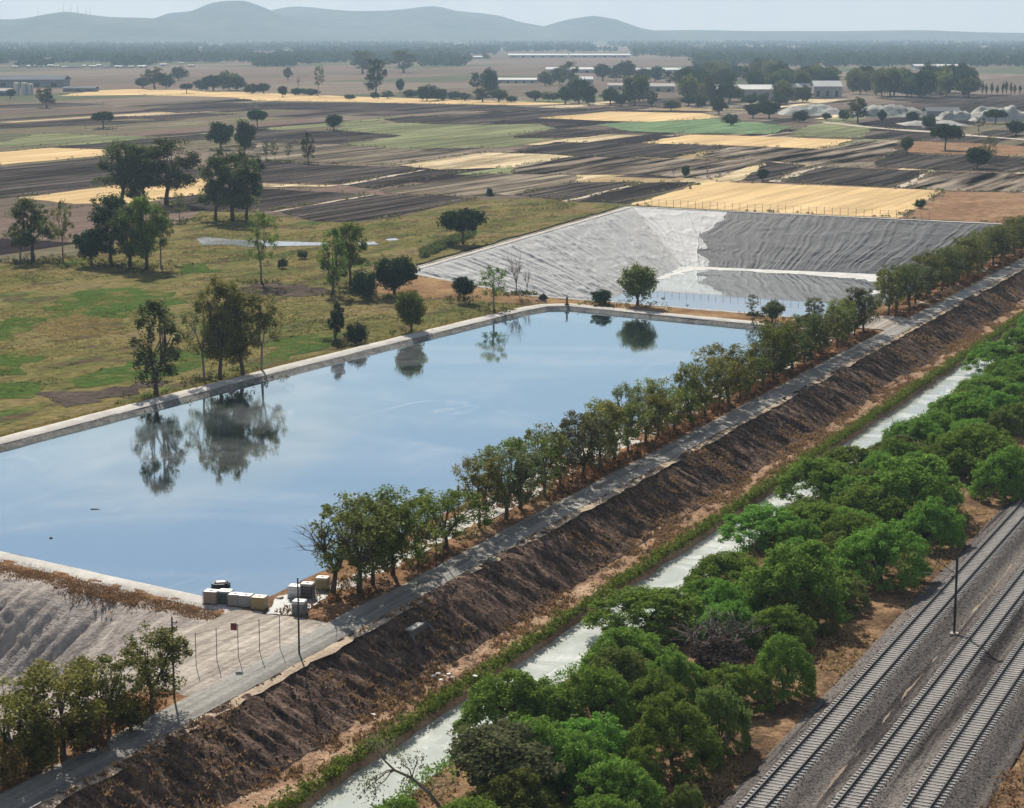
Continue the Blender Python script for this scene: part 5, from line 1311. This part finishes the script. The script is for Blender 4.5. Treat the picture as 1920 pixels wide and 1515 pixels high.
for (tw, _, hg, ua, ub, lab) in TRK:
    rt_ = empty('railway_track', P(0, tw, -1.94), ang_u)
    tag(rt_, lab, 'track', 'railway tracks')
    nS = int((ub - ua) / 0.6)
    for i in range(nS):
        s_ = link('sleeper', SLP, rt_); s_.location = (ua + i * 0.6, rr_.uniform(-0.03, 0.03), 0); s_.rotation_euler = (0, 0, rr_.uniform(-0.01, 0.01))
    mb = MB()                                                # sleepers outside the picture
    for i in list(range(-100, int(ua / 0.6))) + list(range(int(ua / 0.6) + nS, 800)):
        x = ua + (i - int(ua / 0.6)) * 0.6
        mb.box(x - 0.11, x + 0.11, -1.23, 1.23, -0.12, 0.05)
    tag(mb.build('sleeper_run', M_sleeper, rt_), kind='stuff')
    for sgn in (-1, 1):
        mb = MB(); y0 = sgn * hg
        prof = [(-0.075, 0.062), (0.075, 0.062), (0.075, 0.08), (0.018, 0.095), (0.018, 0.19), (0.042, 0.20), (0.042, 0.235), (-0.042, 0.235), (-0.042, 0.20), (-0.018, 0.19), (-0.018, 0.095), (-0.075, 0.08)]
        xs2 = [-60, 480]
        vs = [(x, y0 + a, b) for x in xs2 for a, b in prof]; npf = len(prof)
        mb.add(vs, [(i, (i + 1) % npf, npf + (i + 1) % npf, npf + i) for i in range(npf)] + [tuple(range(npf - 1, -1, -1)), tuple(range(npf, 2 * npf))])
        mb.build('rail', M_rail, rt_)

# overhead line mast
M_mast = plain_mat('mast_steel', (0.05, 0.048, 0.05), 0.6, 0.25, 1.0, 0.3)
M_insul = plain_mat('insulator_brown', (0.10, 0.05, 0.035), 0.3)
mX, mY = unp(1789, 1190, -2.35)
mast = empty('overhead_line_mast', (mX, mY, -2.4), ang_u)
tag(mast, 'dark steel overhead line mast with bracket arms between the tracks', 'mast')
mb = MB(); mb.box(-0.35, 0.35, -0.35, 0.35, -0.3, 0.22); mb.build('footing', plain_mat('footing_concrete', (0.32, 0.30, 0.28), 0.9), mast)
mb = MB()
mb.box(-0.10, 0.10, -0.09, -0.07, 0.2, 7.2); mb.box(-0.10, 0.10, 0.07, 0.09, 0.2, 7.2); mb.box(-0.012, 0.012, -0.07, 0.07, 0.2, 7.2)
mb.build('post', M_mast, mast)
mb = MB(); mb.tube([(0, 0.1, 7.05), (0, 1.2, 7.1), (0, 2.5, 7.15)], 0.045, 6); mb.build('upper_arm', M_mast, mast)
mb = MB(); mb.tube([(0, 0.1, 5.7), (0, 1.3, 6.4), (0, 2.5, 7.12)], 0.04, 6); mb.build('brace', M_mast, mast)
mb = MB(); mb.tube([(0, 0.1, 5.4), (0, 1.5, 5.5), (0, 2.9, 5.5)], 0.035, 6); mb.build('steady_arm', plain_mat('pale_steel', (0.35, 0.36, 0.38), 0.5, 0.1, 1, 0.4), mast)
for zz in (5.42, 7.06):
    mb = MB(); mb.tube([(0, 0.18, zz), (0, 0.25, zz), (0, 0.32, zz), (0, 0.40, zz), (0, 0.48, zz)], [0.05, 0.10, 0.05, 0.10, 0.05], 8); mb.build('insulator', M_insul, mast)

# ================================================================== TANKS AND YARD BY THE POND
M_cage = plain_mat('cage_steel', (0.35, 0.36, 0.36), 0.5, 0.15, 2.0, 0.5)
M_pal = plain_mat('pallet_wood', (0.16, 0.12, 0.085), 0.9, 0.3)
M_cap = plain_mat('cap_red', (0.30, 0.05, 0.04), 0.6)
def rounded_box(mb, a, b, z0, z1, r):
    ring = []
    for (cx_, cy_, s0) in ((a - r, b - r, 0), (-a + r, b - r, 90), (-a + r, -b + r, 180), (a - r, -b + r, 270)):
        for q in (0, 30, 60, 90): ring.append((cx_ + r * math.cos(R(s0 + q)), cy_ + r * math.sin(R(s0 + q))))
    n_ = len(ring); lv = [(z0, 0.96), (z0 + r * 0.5, 1.0), (z1 - r, 1.0), (z1 - r * 0.3, 0.97), (z1, 0.90)]
    vs = [(x * s, y * s, z) for z, s in lv for x, y in ring]
    fs = [(j * n_ + i, j * n_ + (i + 1) % n_, (j + 1) * n_ + (i + 1) % n_, (j + 1) * n_ + i) for j in range(len(lv) - 1) for i in range(n_)]
    fs += [tuple(range(n_ - 1, -1, -1)), tuple(range((len(lv) - 1) * n_, len(lv) * n_))]
    mb.add(vs, fs)
def tank_col(name, low, high, lvl):
    """translucent plastic shell: the liquid shows as a darker lower part"""
    t = NT(name); tcn = t.new('ShaderNodeTexCoord'); sp = t.new('ShaderNodeSeparateXYZ'); t.l.new(tcn.outputs['Object'], sp.inputs[0])
    n_ = t.noise(tcn.outputs['Object'], 3.0, 4)
    f = t.ramp(t.math('ADD', sp.outputs['Z'], t.math('MULTIPLY', n_, 0.05)), [(lvl, (0, 0, 0)), (lvl + 0.03, (1, 1, 1))])
    c = t.mix(f, (*low, 1), (*high, 1))
    t.base(c, 0.35); t.b.inputs['Specular IOR Level'].default_value = 0.5
    return t.m
def ibc(px, py, z, mat, label, rz, hs=1.0, sc_=1.0):
    X, Y = unp(px, py, z)
    e = empty('storage_tank', (X, Y, z), rz, (sc_, sc_, sc_ * hs)); tag(e, label, 'tank', 'storage tanks at the pond corner')
    mb = MB()
    for y_ in (-0.45, 0, 0.45): mb.box(-0.6, 0.6, y_ - 0.06, y_ + 0.06, 0, 0.1)
    for i in range(6): mb.box(-0.6 + i * 0.216, -0.48 + i * 0.216, -0.5, 0.5, 0.103, 0.14)
    mb.build('pallet', M_pal, e)
    mb = MB(); rounded_box(mb, 0.57, 0.47, 0.145, 1.12, 0.10); mb.build('shell', mat, e, False)
    mb = MB(); mb.tube([(0, 0, 1.10), (0, 0, 1.17)], 0.12, 10); mb.build('cap', M_cap, e)
    mb = MB()
    for z_ in (0.3, 0.55, 0.8, 1.03):
        mb.tube([(-0.6, -0.5, z_), (0.6, -0.5, z_), (0.6, 0.5, z_), (-0.6, 0.5, z_), (-0.6, -0.5, z_)], 0.012, 4)
    for i in range(7):
        for y_ in (-0.5, 0.5): mb.tube([(-0.6 + i * 0.2, y_, 0.12), (-0.6 + i * 0.2, y_, 1.05)], 0.011, 4)
    for i in range(6):
        for x_ in (-0.6, 0.6): mb.tube([(x_, -0.5 + i * 0.2, 0.12), (x_, -0.5 + i * 0.2, 1.05)], 0.011, 4)
    mb.build('cage', M_cage, e)
    return e
az = -0.22
ibc(397, 1132, 1.0, tank_col('shell_beige', (0.34, 0.23, 0.17), (0.62, 0.52, 0.46), 1.0), 'beige tank, leftmost at the pond corner', az, 1.0, 1.1)
ibc(423, 1131, 1.0, tank_col('shell_dark_green', (0.03, 0.06, 0.055), (0.45, 0.50, 0.48), 0.98), 'dark green tank second from the left at the pond corner', az, 1.0, 1.08)
ibc(442, 1136, 1.0, tank_col('shell_grey', (0.30, 0.29, 0.26), (0.64, 0.62, 0.56), 1.0), 'grey tank left of another grey one', az, 1.0, 1.02)
ibc(462, 1138, 1.0, tank_col('shell_grey_light', (0.34, 0.33, 0.31), (0.68, 0.66, 0.61), 1.0), 'lighter grey tank beside the ochre one', az, 1.0, 1.02)
ibc(487, 1143, 1.0, tank_col('shell_ochre', (0.38, 0.26, 0.08), (0.68, 0.60, 0.45), 1.03), 'ochre tank at the right end of the row of five', az, 1.0, 1.1)
ibc(554, 1122, 1.1, tank_col('shell_white', (0.40, 0.42, 0.40), (0.74, 0.75, 0.72), 0.5), 'whitish tank behind the pole at the pond corner', az, 1.1)
ibc(577, 1121, 1.1, tank_col('shell_maroon', (0.055, 0.028, 0.032), (0.5, 0.46, 0.45), 0.97), 'dark maroon tank right of the whitish one', az, 1.25)
ibc(562, 1152, 1.1, tank_col('shell_slate', (0.12, 0.14, 0.13), (0.62, 0.63, 0.60), 0.9), 'slate grey tank in front of the whitish one', az, 1.15)
ibc(605, 1106, 1.1, tank_col('shell_mustard', (0.28, 0.20, 0.05), (0.60, 0.52, 0.36), 0.95), 'mustard tank under the first roadside tree', az, 1.1)
# white plastic sheet spread on the ground
rgs = np.random.RandomState(2)
cor = [(500, 1150), (520, 1118), (556, 1110), (632, 1088), (640, 1098), (600, 1128), (560, 1154)]
poly_sheet('plastic_sheet', [(p_[0], p_[1], 1.20) for p_ in rough_poly(cor, 1.20, 0.12, 0.6, 4)], plain_mat('white_plastic', (0.32, 0.325, 0.31), 0.7, 0.35), kind='thing')
tag(bpy.data.objects['plastic_sheet'], 'crumpled white plastic sheet between the tanks', 'sheet'); del bpy.data.objects['plastic_sheet']['kind']
ps = bpy.data.objects['plastic_sheet']
sm = ps.modifiers.new('thick', 'SOLIDIFY'); sm.thickness = 0.04
# floating pump at the water edge
fX, fY = unp(414, 1098, 0.38)
fp = empty('floating_pump', (fX, fY, 0.38), 0.3); tag(fp, 'black floating pump raft at the edge of the pond', 'pump')
mb = MB(); mb.tube([(0.75 * math.cos(a) * 1.0, 0.55 * math.sin(a), 0.12) for a in np.linspace(0, 6.283, 15)], 0.17, 8, False); mb.build('float_ring', plain_mat('black_rubber', (0.02, 0.02, 0.022), 0.6), fp, True)
mb = MB(); rounded_box(mb, 0.42, 0.32, 0.05, 0.42, 0.08); mb.build('motor', plain_mat('pump_grey', (0.45, 0.45, 0.42), 0.5), fp)
mb = MB(); mb.tube([(0.3, -0.2, 0.3), (0.5, -0.9, 0.35), (0.4, -1.8, 0.7), (0.2, -2.8, 1.1)], 0.07, 6); mb.build('hose', plain_mat('black_hose', (0.03, 0.03, 0.03), 0.6), fp, True)
# bits floating on the pond and lying on the sand
def chunk(name, px, py, z, s, mat, label, cat, seed):
    rg = np.random.RandomState(seed); X, Y = unp(px, py, z)
    d = rg.normal(size=(16, 3)); d /= np.linalg.norm(d, axis=1)[:, None]
    import bmesh
    bm = bmesh.new()
    for p_ in d * (0.7 + 0.5 * rg.rand(16, 1)): bm.verts.new((p_[0] * s[0], p_[1] * s[1], abs(p_[2]) * s[2]))
    bmesh.ops.convex_hull(bm, input=bm.verts)
    me = bpy.data.meshes.new(name); bm.to_mesh(me); bm.free()
    o = link(name, me, None, mat); o.location = (X, Y, z - 0.02); tag(o, label, cat); return o
M_blk = plain_mat('dark_debris', (0.03, 0.028, 0.028), 0.8)
M_wht = plain_mat('white_debris', (0.70, 0.70, 0.68), 0.7)
M_redb = plain_mat('dark_red_board', (0.16, 0.05, 0.045), 0.8)
chunk('driftwood', 178, 955, 0.38, (0.55, 0.22, 0.12), M_blk, 'black driftwood floating in the left part of the pond', 'driftwood', 1)
chunk('driftwood', 97, 1009, 0.38, (0.3, 0.22, 0.14), M_blk, 'small dark float near the left edge of the pond', 'float', 2)
chunk('rubbish', 440, 1243, 0.9, (0.45, 0.3, 0.3), M_blk, 'black lump on the sand beside the road', 'debris', 3)
chunk('rubbish', 396, 1229, 0.9, (0.2, 0.2, 0.22), M_blk, 'small dark lump on the sand left of the larger one', 'debris', 4)
chunk('rubbish', 515, 1163, 1.0, (0.22, 0.2, 0.16), M_wht, 'white lump on the sand below the tanks', 'debris', 5)
chunk('rubbish', 523, 1124, 1.1, (0.5, 0.35, 0.3), M_blk, 'dark lump on the edge of the plastic sheet', 'debris', 6)
chunk('rubbish', 38, 1125, -2.6, (0.5, 0.4, 0.3), M_blk, 'dark lump on the silt slope at the left, upper one', 'debris', 7)
chunk('rubbish', 36, 1152, -3.4, (0.45, 0.4, 0.3), M_blk, 'dark lump on the silt slope at the left, lower one', 'debris', 8)
for i, (x, y) in enumerate([(822, 1263), (832, 1268), (841, 1264), (812, 1268), (848, 1271), (827, 1275), (700, 1340), (890, 1268)]):
    chunk('litter', x, y, -2.2, (0.25, 0.2, 0.14), M_wht, ['leftmost bit', 'brightest bit', 'middle bit', 'lower left bit', 'right hand bit', 'lowest bit', 'single scrap farther left', 'single scrap farther right'][i] + ' of white litter on the bench below the culvert', 'litter', 20 + i)

# posts and poles
M_post = plain_mat('post_grey', (0.16, 0.14, 0.13), 0.8)
M_pole = plain_mat('pole_dark', (0.055, 0.045, 0.04), 0.8)
M_wire = plain_mat('wire', (0.12, 0.11, 0.10), 0.6, 0.1, 1, 0.4)
FP = [(368, 1232, 1190), (407, 1223, 1178), (447, 1215, 1165), (487, 1205, 1165), (525, 1196, 1163)]
fpw = [(*unp(x, 1165 + (y1 - 1165) * 1.0 + 22, 0.95), 0.95) for x, y1, y0 in FP]
fe = empty('wire_fence', fpw[0]); tag(fe, 'wire fence on thin posts along the sandy ground below the tanks', 'fence')
loc0 = Vector(fpw[0]); tops = []
for q_ in fpw:
    d_ = Vector(q_) - loc0
    mb = MB(); mb.tube([(d_.x, d_.y, -0.3), (d_.x, d_.y, 1.3), (d_.x, d_.y, 3.0)], 0.032, 6); mb.build('fence_post', M_post, fe); tops.append(d_)
for z_ in (0.9, 1.9, 2.9):
    mb = MB(); mb.tube([(d_.x, d_.y, z_) for d_ in tops], 0.012, 4); mb.build('wire', M_wire, fe)
mb = MB(); d_ = tops[2]; mb.box(d_.x - 0.55, d_.x - 0.05, d_.y - 0.08, d_.y - 0.055, 2.5, 3.1); mb.build('board', M_redb, fe)
def pole(px, py, z, h, label, arms=True, r=0.09):
    X, Y = unp(px, py, z); e = empty('utility_pole', (X, Y, z)); tag(e, label, 'pole')
    mb = MB(); mb.tube([(0, 0, -0.4), (0, 0, h * 0.5), (0, 0, h)], [r, r * 0.85, r * 0.7], 8); mb.build('pole_shaft', M_pole, e, True)
    if arms:
        for zz in (0.93, 0.87):
            mb = MB(); mb.tube([(0, 0, h * zz), (0.35, 0.02, h * zz)], 0.035, 5); mb.build('bracket', M_pole, e)
            mb = MB(); mb.tube([(0.35, 0.02, h * zz - 0.02), (0.35, 0.02, h * zz + 0.08), (0.35, 0.02, h * zz + 0.16)], [0.03, 0.05, 0.02], 6); mb.build('insulator', M_insul, e)
    return e
pole(327, 1311, 1.0, 6.5, 'tall dark pole with short brackets beside the lower left trees')
pole(561, 1226, 1.0, 6.4, 'tall dark pole at the road edge in front of the tanks', False)
pole(818, 1062, 1.05, 5.2, 'left of a pair of slim poles among the roadside trees', False, 0.07)
pole(831, 1056, 1.05, 5.0, 'right of a pair of slim poles among the roadside trees', False, 0.07)
# fence along the far rim of the lined basin
e0 = Vector(P(FL[0] + 2.2, FL[1] - 3)); e1 = Vector(P(408.0, 84))
ff = empty('wire_fence', e0); tag(ff, 'long fence of thin posts between the lined basin and the wheat', 'fence')
nP = 38; pm = None
for i in range(nP):
    d_ = (e1 - e0) * (i / (nP - 1))
    if pm is None:
        mb = MB(); mb.tube([(0, 0, -0.5), (0, 0, 1.2), (0, 0, 3.0)], 0.06, 5); pm = mb.mesh('fence_post', M_post)
    o = link('fence_post', pm, ff); o.location = (d_.x, d_.y, 0.3)
for z_ in (1.4, 2.3, 3.1):
    mb = MB(); mb.tube([(0, 0, z_), tuple((e1 - e0) * 0.5 + Vector((0, 0, z_))), tuple((e1 - e0) + Vector((0, 0, z_)))], 0.02, 4); mb.build('wire', M_wire, ff)

# sluice post, pump heap on the dike
sX, sY = unp(1063, 572, 1.02)
sg = empty('sluice_post', (sX, sY, 1.0), 0.2); tag(sg, 'dark upright post with a wheel on the pale rim between the two basins', 'post')
mb = MB(); mb.box(-0.35, 0.35, -0.3, 0.3, 0, 0.3); mb.build('plinth', plain_mat('plinth_dark', (0.06, 0.06, 0.055), 0.9), sg)
mb = MB(); mb.box(-0.16, 0.16, -0.14, 0.14, 0.3, 1.5); mb.build('post', plain_mat('rusty_brown', (0.13, 0.06, 0.05), 0.8), sg)
mb = MB(); mb.tube([(0, 0, 1.5), (0, 0, 1.75)], 0.05, 6); mb.build('spindle', M_pole, sg)
mb = MB(); mb.tube([(0.3 * math.cos(a), 0.3 * math.sin(a), 1.75) for a in np.linspace(0, 6.283, 13)], 0.04, 5, False); mb.build('wheel', M_pole, sg)
chunk('debris_heap', 1022, 562, 0.95, (1.3, 0.8, 1.2), plain_mat('heap_dark', (0.05, 0.045, 0.045), 0.9), 'dark heap on the dike left of the upright post', 'heap', 31)
chunk('debris_heap', 1008, 566, 0.95, (0.7, 0.6, 0.5), plain_mat('heap_dark_low', (0.06, 0.05, 0.05), 0.9), 'low dark lump beside the heap on the dike', 'heap', 32)

# culvert headwall in the slope
hX, hY = unp(722, 1196, -1.2); hu, hw_ = to_uw(hX, hY)
hwall = empty('culvert_headwall', P(hu, 37.6, -1.6), ang_u); tag(hwall, 'grey concrete culvert headwall set into the dark slope', 'culvert')
M_conc = plain_mat('grey_concrete', (0.13, 0.125, 0.125), 0.9, 0.3, 1.0)
mb = MB(); mb.box(-1.5, 1.5, -0.2, 0.15, -0.6, 1.9); mb.build('wall', M_conc, hwall)
mb = MB(); mb.box(-1.7, 0.6, -0.35, 0.3, 1.903, 2.05); mb.build('coping', plain_mat('pale_concrete', (0.34, 0.33, 0.31), 0.9), hwall)
for s_ in (-1, 1):
    mb = MB(); mb.add([(s_ * 1.5, -0.2, -0.6), (s_ * 1.75, -0.2, -0.6), (s_ * 2.1, -1.7, -1.0), (s_ * 1.9, -1.7, -1.0), (s_ * 1.5, -0.2, 1.7), (s_ * 1.75, -0.2, 1.7), (s_ * 2.1, -1.7, -0.2), (s_ * 1.9, -1.7, -0.2)],
           [(0, 1, 2, 3), (4, 5, 6, 7), (0, 1, 5, 4), (1, 2, 6, 5), (2, 3, 7, 6), (3, 0, 4, 7)]); mb.build('wing_wall', M_conc, hwall)
mb = MB(); mb.tube([(0.2, -0.24, 0.1), (0.2, 0.0, 0.1)], 0.5, 14); mb.build('pipe_mouth', plain_mat('dark_pipe', (0.012, 0.012, 0.012), 0.9), hwall)

# ================================================================== FAR BUILDINGS
M_white = plain_mat('white_sheet', (0.52, 0.52, 0.50), 0.9, 0.12, 0.05, 0.0, 0.05)
M_pale = plain_mat('pale_wall', (0.38, 0.36, 0.33), 0.9, 0.12, 0.05, 0.0, 0.05)
M_greyw = plain_mat('grey_wall', (0.20, 0.21, 0.22), 0.8, 0.15, 0.05)
M_blue_r = plain_mat('grey_roof', (0.17, 0.18, 0.19), 0.9, 0.15, 0.05, 0.0, 0.0)
M_door = plain_mat('dark_opening', (0.05, 0.05, 0.055), 0.7)
def shed(x0, x1, y, hpx, dep, wall_m, roof_m, name, label, cat, bays=4, ridge=0.25, group=None):
    """long gabled shed with its long side to the camera"""
    X0, Y0 = unp(x0, y); X1, _ = unp(x1, y); d = depth(X0, Y0); L = X1 - X0; h = hpx * d / F
    e = empty(name, (X0, Y0, 0)); tag(e, label, cat, group)
    hw2 = h * (1 - ridge) if ridge else h
    mb = MB(); mb.box(0, L, 0, dep, -0.2, hw2); mb.build('wall', wall_m, e)
    mb = MB(); o_ = 0.02 * L
    mb.add([(-o_, -0.8, hw2 * 0.98), (L + o_, -0.8, hw2 * 0.98), (L + o_, dep / 2, h * 1.12), (-o_, dep / 2, h * 1.12), (-o_, dep + 0.8, hw2 * 0.98), (L + o_, dep + 0.8, hw2 * 0.98),
            (-o_, -0.8, hw2 * 0.98 + 0.3), (L + o_, -0.8, hw2 * 0.98 + 0.3), (L + o_, dep / 2, h * 1.12 + 0.3), (-o_, dep / 2, h * 1.12 + 0.3), (-o_, dep + 0.8, hw2 * 0.98 + 0.3), (L + o_, dep + 0.8, hw2 * 0.98 + 0.3)],
           [(6, 7, 8, 9), (9, 8, 11, 10), (0, 3, 2, 1), (3, 4, 5, 2), (0, 1, 7, 6), (4, 10, 11, 5), (0, 6, 9, 3), (3, 9, 10, 4), (1, 2, 8, 7), (2, 5, 11, 8)])
    mb.build('roof', roof_m, e)
    for i in range(bays):
        xa = L * (i + 0.30) / bays; xb = L * (i + 0.62) / bays
        mb = MB(); mb.box(xa, xb, -0.12, -0.02, 0.4, hw2 * 0.6); mb.build('opening', M_door, e)
    return e
SH = [(955, 1063, 108, 6, 50, M_pale, M_white, 'greenhouse', 'left half of the long white greenhouse in the tree belt', 'greenhouse', 6),
      (1070, 1180, 108, 6, 50, M_pale, M_white, 'greenhouse', 'right half of the long white greenhouse in the tree belt', 'greenhouse', 6),
      (845, 908, 110, 4, 40, M_pale, M_white, 'greenhouse', 'small pale greenhouse left of the long white one', 'greenhouse', 4),
      (1026, 1155, 137, 9, 30, M_pale, M_white, 'greenhouse', 'left part of the nearer white greenhouse behind trees', 'greenhouse', 6),
      (1160, 1278, 138, 9, 30, M_pale, M_white, 'greenhouse', 'right part of the nearer white greenhouse behind trees', 'greenhouse', 6),
      (930, 1006, 156, 8, 26, M_pale, M_white, 'long_shed', 'low white shed at the end of the hedge line', 'shed', 5),
      (1085, 1112, 158, 12, 20, M_pale, M_white, 'shed', 'white shed among the trees left of the pale sheds', 'shed', 2),
      (1140, 1170, 168, 10, 16, M_pale, M_pale, 'shed', 'left of two pale flat sheds behind the hedge line', 'shed', 2),
      (1205, 1265, 172, 13, 18, M_pale, M_pale, 'shed', 'right of two pale flat sheds behind the hedge line', 'shed', 3),
      (1334, 1474, 183, 20, 34, M_pale, M_white, 'warehouse', 'long white roofed warehouse in the grove', 'warehouse', 6),
      (1476, 1520, 178, 18, 20, M_pale, M_white, 'warehouse', 'short white annex right of the long warehouse', 'warehouse', 2),
      (1526, 1578, 182, 26, 20, M_pale, M_white, 'warehouse', 'tall pale building right of the warehouse', 'warehouse', 3),
      (1716, 1804, 130, 8, 24, M_pale, M_white, 'long_shed', 'white roofed shed beyond the right grove', 'shed', 4),
      (1890, 1960, 112, 6, 24, M_pale, M_white, 'long_shed', 'pale shed at the right edge of the belt', 'shed', 3),
      (1738, 1800, 222, 17, 14, M_greyw, M_blue_r, 'quarry_building', 'grey quarry building between the white mounds', 'building', 3),
      (1735, 1770, 240, 10, 10, M_pale, M_pale, 'quarry_building', 'small pale hut below the quarry building', 'building', 1),
      (-40, 118, 164, 19, 30, M_greyw, M_blue_r, 'factory', 'grey factory hall at the left edge', 'building', 5),
      (-40, 20, 180, 12, 12, M_greyw, M_pale, 'factory_annex', 'low annex before the factory at the left edge', 'building', 2),
      (118, 178, 172, 8, 16, M_blue_r, M_blue_r, 'long_shed', 'low grey shed right of the factory', 'shed', 3)]
for s_ in SH: shed(*s_[:10], *s_[10:])
rh = random.Random(17)
HS = [(22 + i * 13 + rh.uniform(-3, 3), 126 + rh.uniform(-1, 2)) for i in range(20)] + [(rh.uniform(60, 230), rh.uniform(84, 104)) for i in range(16)] + [(500 + i * 28 + rh.uniform(-6, 6), 77 + rh.uniform(-1.5, 1.5)) for i in range(16)] + [(300, 124), (335, 121), (352, 126), (750, 112), (715, 108)] \
    + [(rh.uniform(1300, 1900), rh.uniform(80, 108)) for i in range(14)]
for i, (x, y) in enumerate(sorted(HS)):
    shed(x, x + rh.uniform(6, 15), y, rh.uniform(2.6, 4.4), rh.uniform(8, 14), rh.choice([M_white, M_pale, M_white]), rh.choice([M_white, M_pale, M_blue_r]), 'house', f'{ordinal(i)} small pale building from the left among the far trees', 'house', 1, group='far village buildings')
# white storage silos at the left
for i, x in enumerate((32, 46, 57)):
    X, Y = unp(x, 178); d = depth(X, Y); r_ = 6.0 * d / F; h = (22 if i < 2 else 20) * d / F
    e = empty('silo', (X, Y, 0)); tag(e, ['left', 'middle', 'right'][i] + ' one of three white silos at the left edge', 'silo', 'white silos')
    mb = MB(); mb.tube([(0, 0, 0), (0, 0, h)], r_, 18); mb.build('drum', M_white, e)
    mb = MB(); mb.tube([(0, 0, h), (0, 0, h + r_ * 0.28)], [r_ * 1.03, r_ * 0.1], 18); mb.build('roof', M_pale, e)
    mb = MB(); mb.tube([(r_ * 0.7, -r_ * 0.8, 0), (r_ * 0.7, -r_ * 0.8, h)], 0.2, 4); mb.build('ladder', M_greyw, e)
# slender water tower, masts on the hill, pylons
X, Y = unp(377, 112); e = empty('water_tower', (X, Y, 0)); tag(e, 'thin white water tower rising from the tree belt', 'tower'); d = depth(X, Y)
mb = MB(); mb.tube([(0, 0, 0), (0, 0, 16 * d / F)], 2.0, 10); mb.build('shaft', M_white, e)
mb = MB(); mb.tube([(0, 0, 16 * d / F), (0, 0, 18 * d / F), (0, 0, 23 * d / F), (0, 0, 24 * d / F)], [2, 4.2, 4.2, 0.5], 12); mb.build('bowl', M_white, e)
for i, (x, y0, y1) in enumerate([(88, 31, 20), (135, 23, 8), (148, 23, 9), (161, 25, 12), (176, 29, 15), (184, 31, 18), (438, 5, -3)]):
    X = (x - CX) / F * 8600; zb = CAMZ + (HY - y0) / F * 8600 - 10; h = (y0 - y1) / F * 8600 + 10
    if i == 6: X = (x - CX) / F * 9300; zb = CAMZ + (HY - 5) / F * 9300 - 8
    e = empty('radio_mast', (X, 8600 if i < 6 else 9300, zb)); tag(e, f'{ordinal(i)} radio mast from the left on the hilltops', 'mast', 'radio masts on the hills')
    mb = MB(); mb.tube([(0, 0, 0), (0, 0, h)], [1.3, 0.5], 4); mb.build('lattice', M_greyw, e)
    mb = MB(); mb.tube([(0, -1.5, h * 0.8), (0, -2.5, h * 0.8)], 1.6, 8); mb.build('dish', M_white, e)
for i, (x, y, hp) in enumerate([(1226, 84, 26), (1238, 84, 28)]):
    X, Y = unp(x, y); d = depth(X, Y); h = hp * d / F
    e = empty('pylon', (X, Y, 0)); tag(e, ['left', 'right'][i] + ' of two thin pylons rising over the far belt', 'pylon')
    mb = MB(); mb.tube([(-2.5, 0, 0), (0, 0, h)], [0.7, 0.3], 4); mb.tube([(2.5, 0, 0), (0, 0, h)], [0.7, 0.3], 4); mb.build('legs', M_greyw, e)
    for q_ in (0.75, 0.88):
        mb = MB(); mb.tube([(-6, 0, h * q_), (6, 0, h * q_)], 0.35, 4); mb.build('crossarm', M_greyw, e)
# pale spoil mounds of the quarry
M_spoil = ground_mat('pale_spoil', [(0.3, (0.26, 0.26, 0.235)), (0.7, (0.42, 0.42, 0.385))], 0.05, 0.3, None, 0.8, 1.0, fine_amt=0.25)
def mound(x0, x1, y, hpx, label, seed):
    X0, Y0 = unp(x0, y); X1, _ = unp(x1, y); d = depth(X0, Y0); h = hpx * 0.75 * d / F; L = X1 - X0; D = L * 0.8
    a, b = np.meshgrid(np.linspace(-1, 1, 40), np.linspace(-1, 1, 20), indexing='ij')
    r_ = np.maximum(np.abs(a) ** 2.2, np.abs(b) ** 2.0)
    z = h * (1 - sstep(0.05, 1.0, r_)) * (0.35 + 1.25 * fbm(a * 4 + seed, b * 3 + seed, 4)) - 0.3
    v = np.stack([a * L / 2, b * D / 2, z], -1).reshape(-1, 3); i_ = np.arange(800).reshape(40, 20)
    f_ = np.stack([i_[:-1, :-1], i_[1:, :-1], i_[1:, 1:], i_[:-1, 1:]], -1).reshape(-1, 4)
    o = link('spoil_mound', mesh_np('spoil_mound', v, f_, True), None, M_spoil); o.location = ((X0 + X1) / 2, Y0 + D / 2, 0)
    tag(o, label, 'mound', 'quarry mounds')
mound(1462, 1600, 216, 20, 'pale spoil mound at the left of the quarry', 1)
mound(1600, 1760, 220, 24, 'long pale spoil mound in the middle of the quarry', 5)
mound(1760, 1850, 226, 20, 'grey-white spoil mound behind the quarry building', 8)
mound(1820, 1960, 228, 30, 'tall pale spoil mound at the right edge', 11)
mound(1690, 1830, 236, 9, 'low white spoil mound in front of the quarry building', 14)

# ================================================================== AIR
hz = NT('haze_air'); hz.n.remove(hz.b)
pv = hz.new('ShaderNodeVolumePrincipled')
pv.inputs['Color'].default_value = (0.52, 0.72, 0.94, 1)
pv.inputs['Density'].default_value = 0.85e-4
pv.inputs['Anisotropy'].default_value = 0.15
hz.l.new(pv.outputs[0], hz.out.inputs['Volume'])
mb = MB(); mb.box(-13400, 13400, -1900, 12700, -15, 225)
hb = mb.build('haze', hz.m); hb['kind'] = 'stuff'; hb['label'] = 'pale blue haze in the air over the plain'
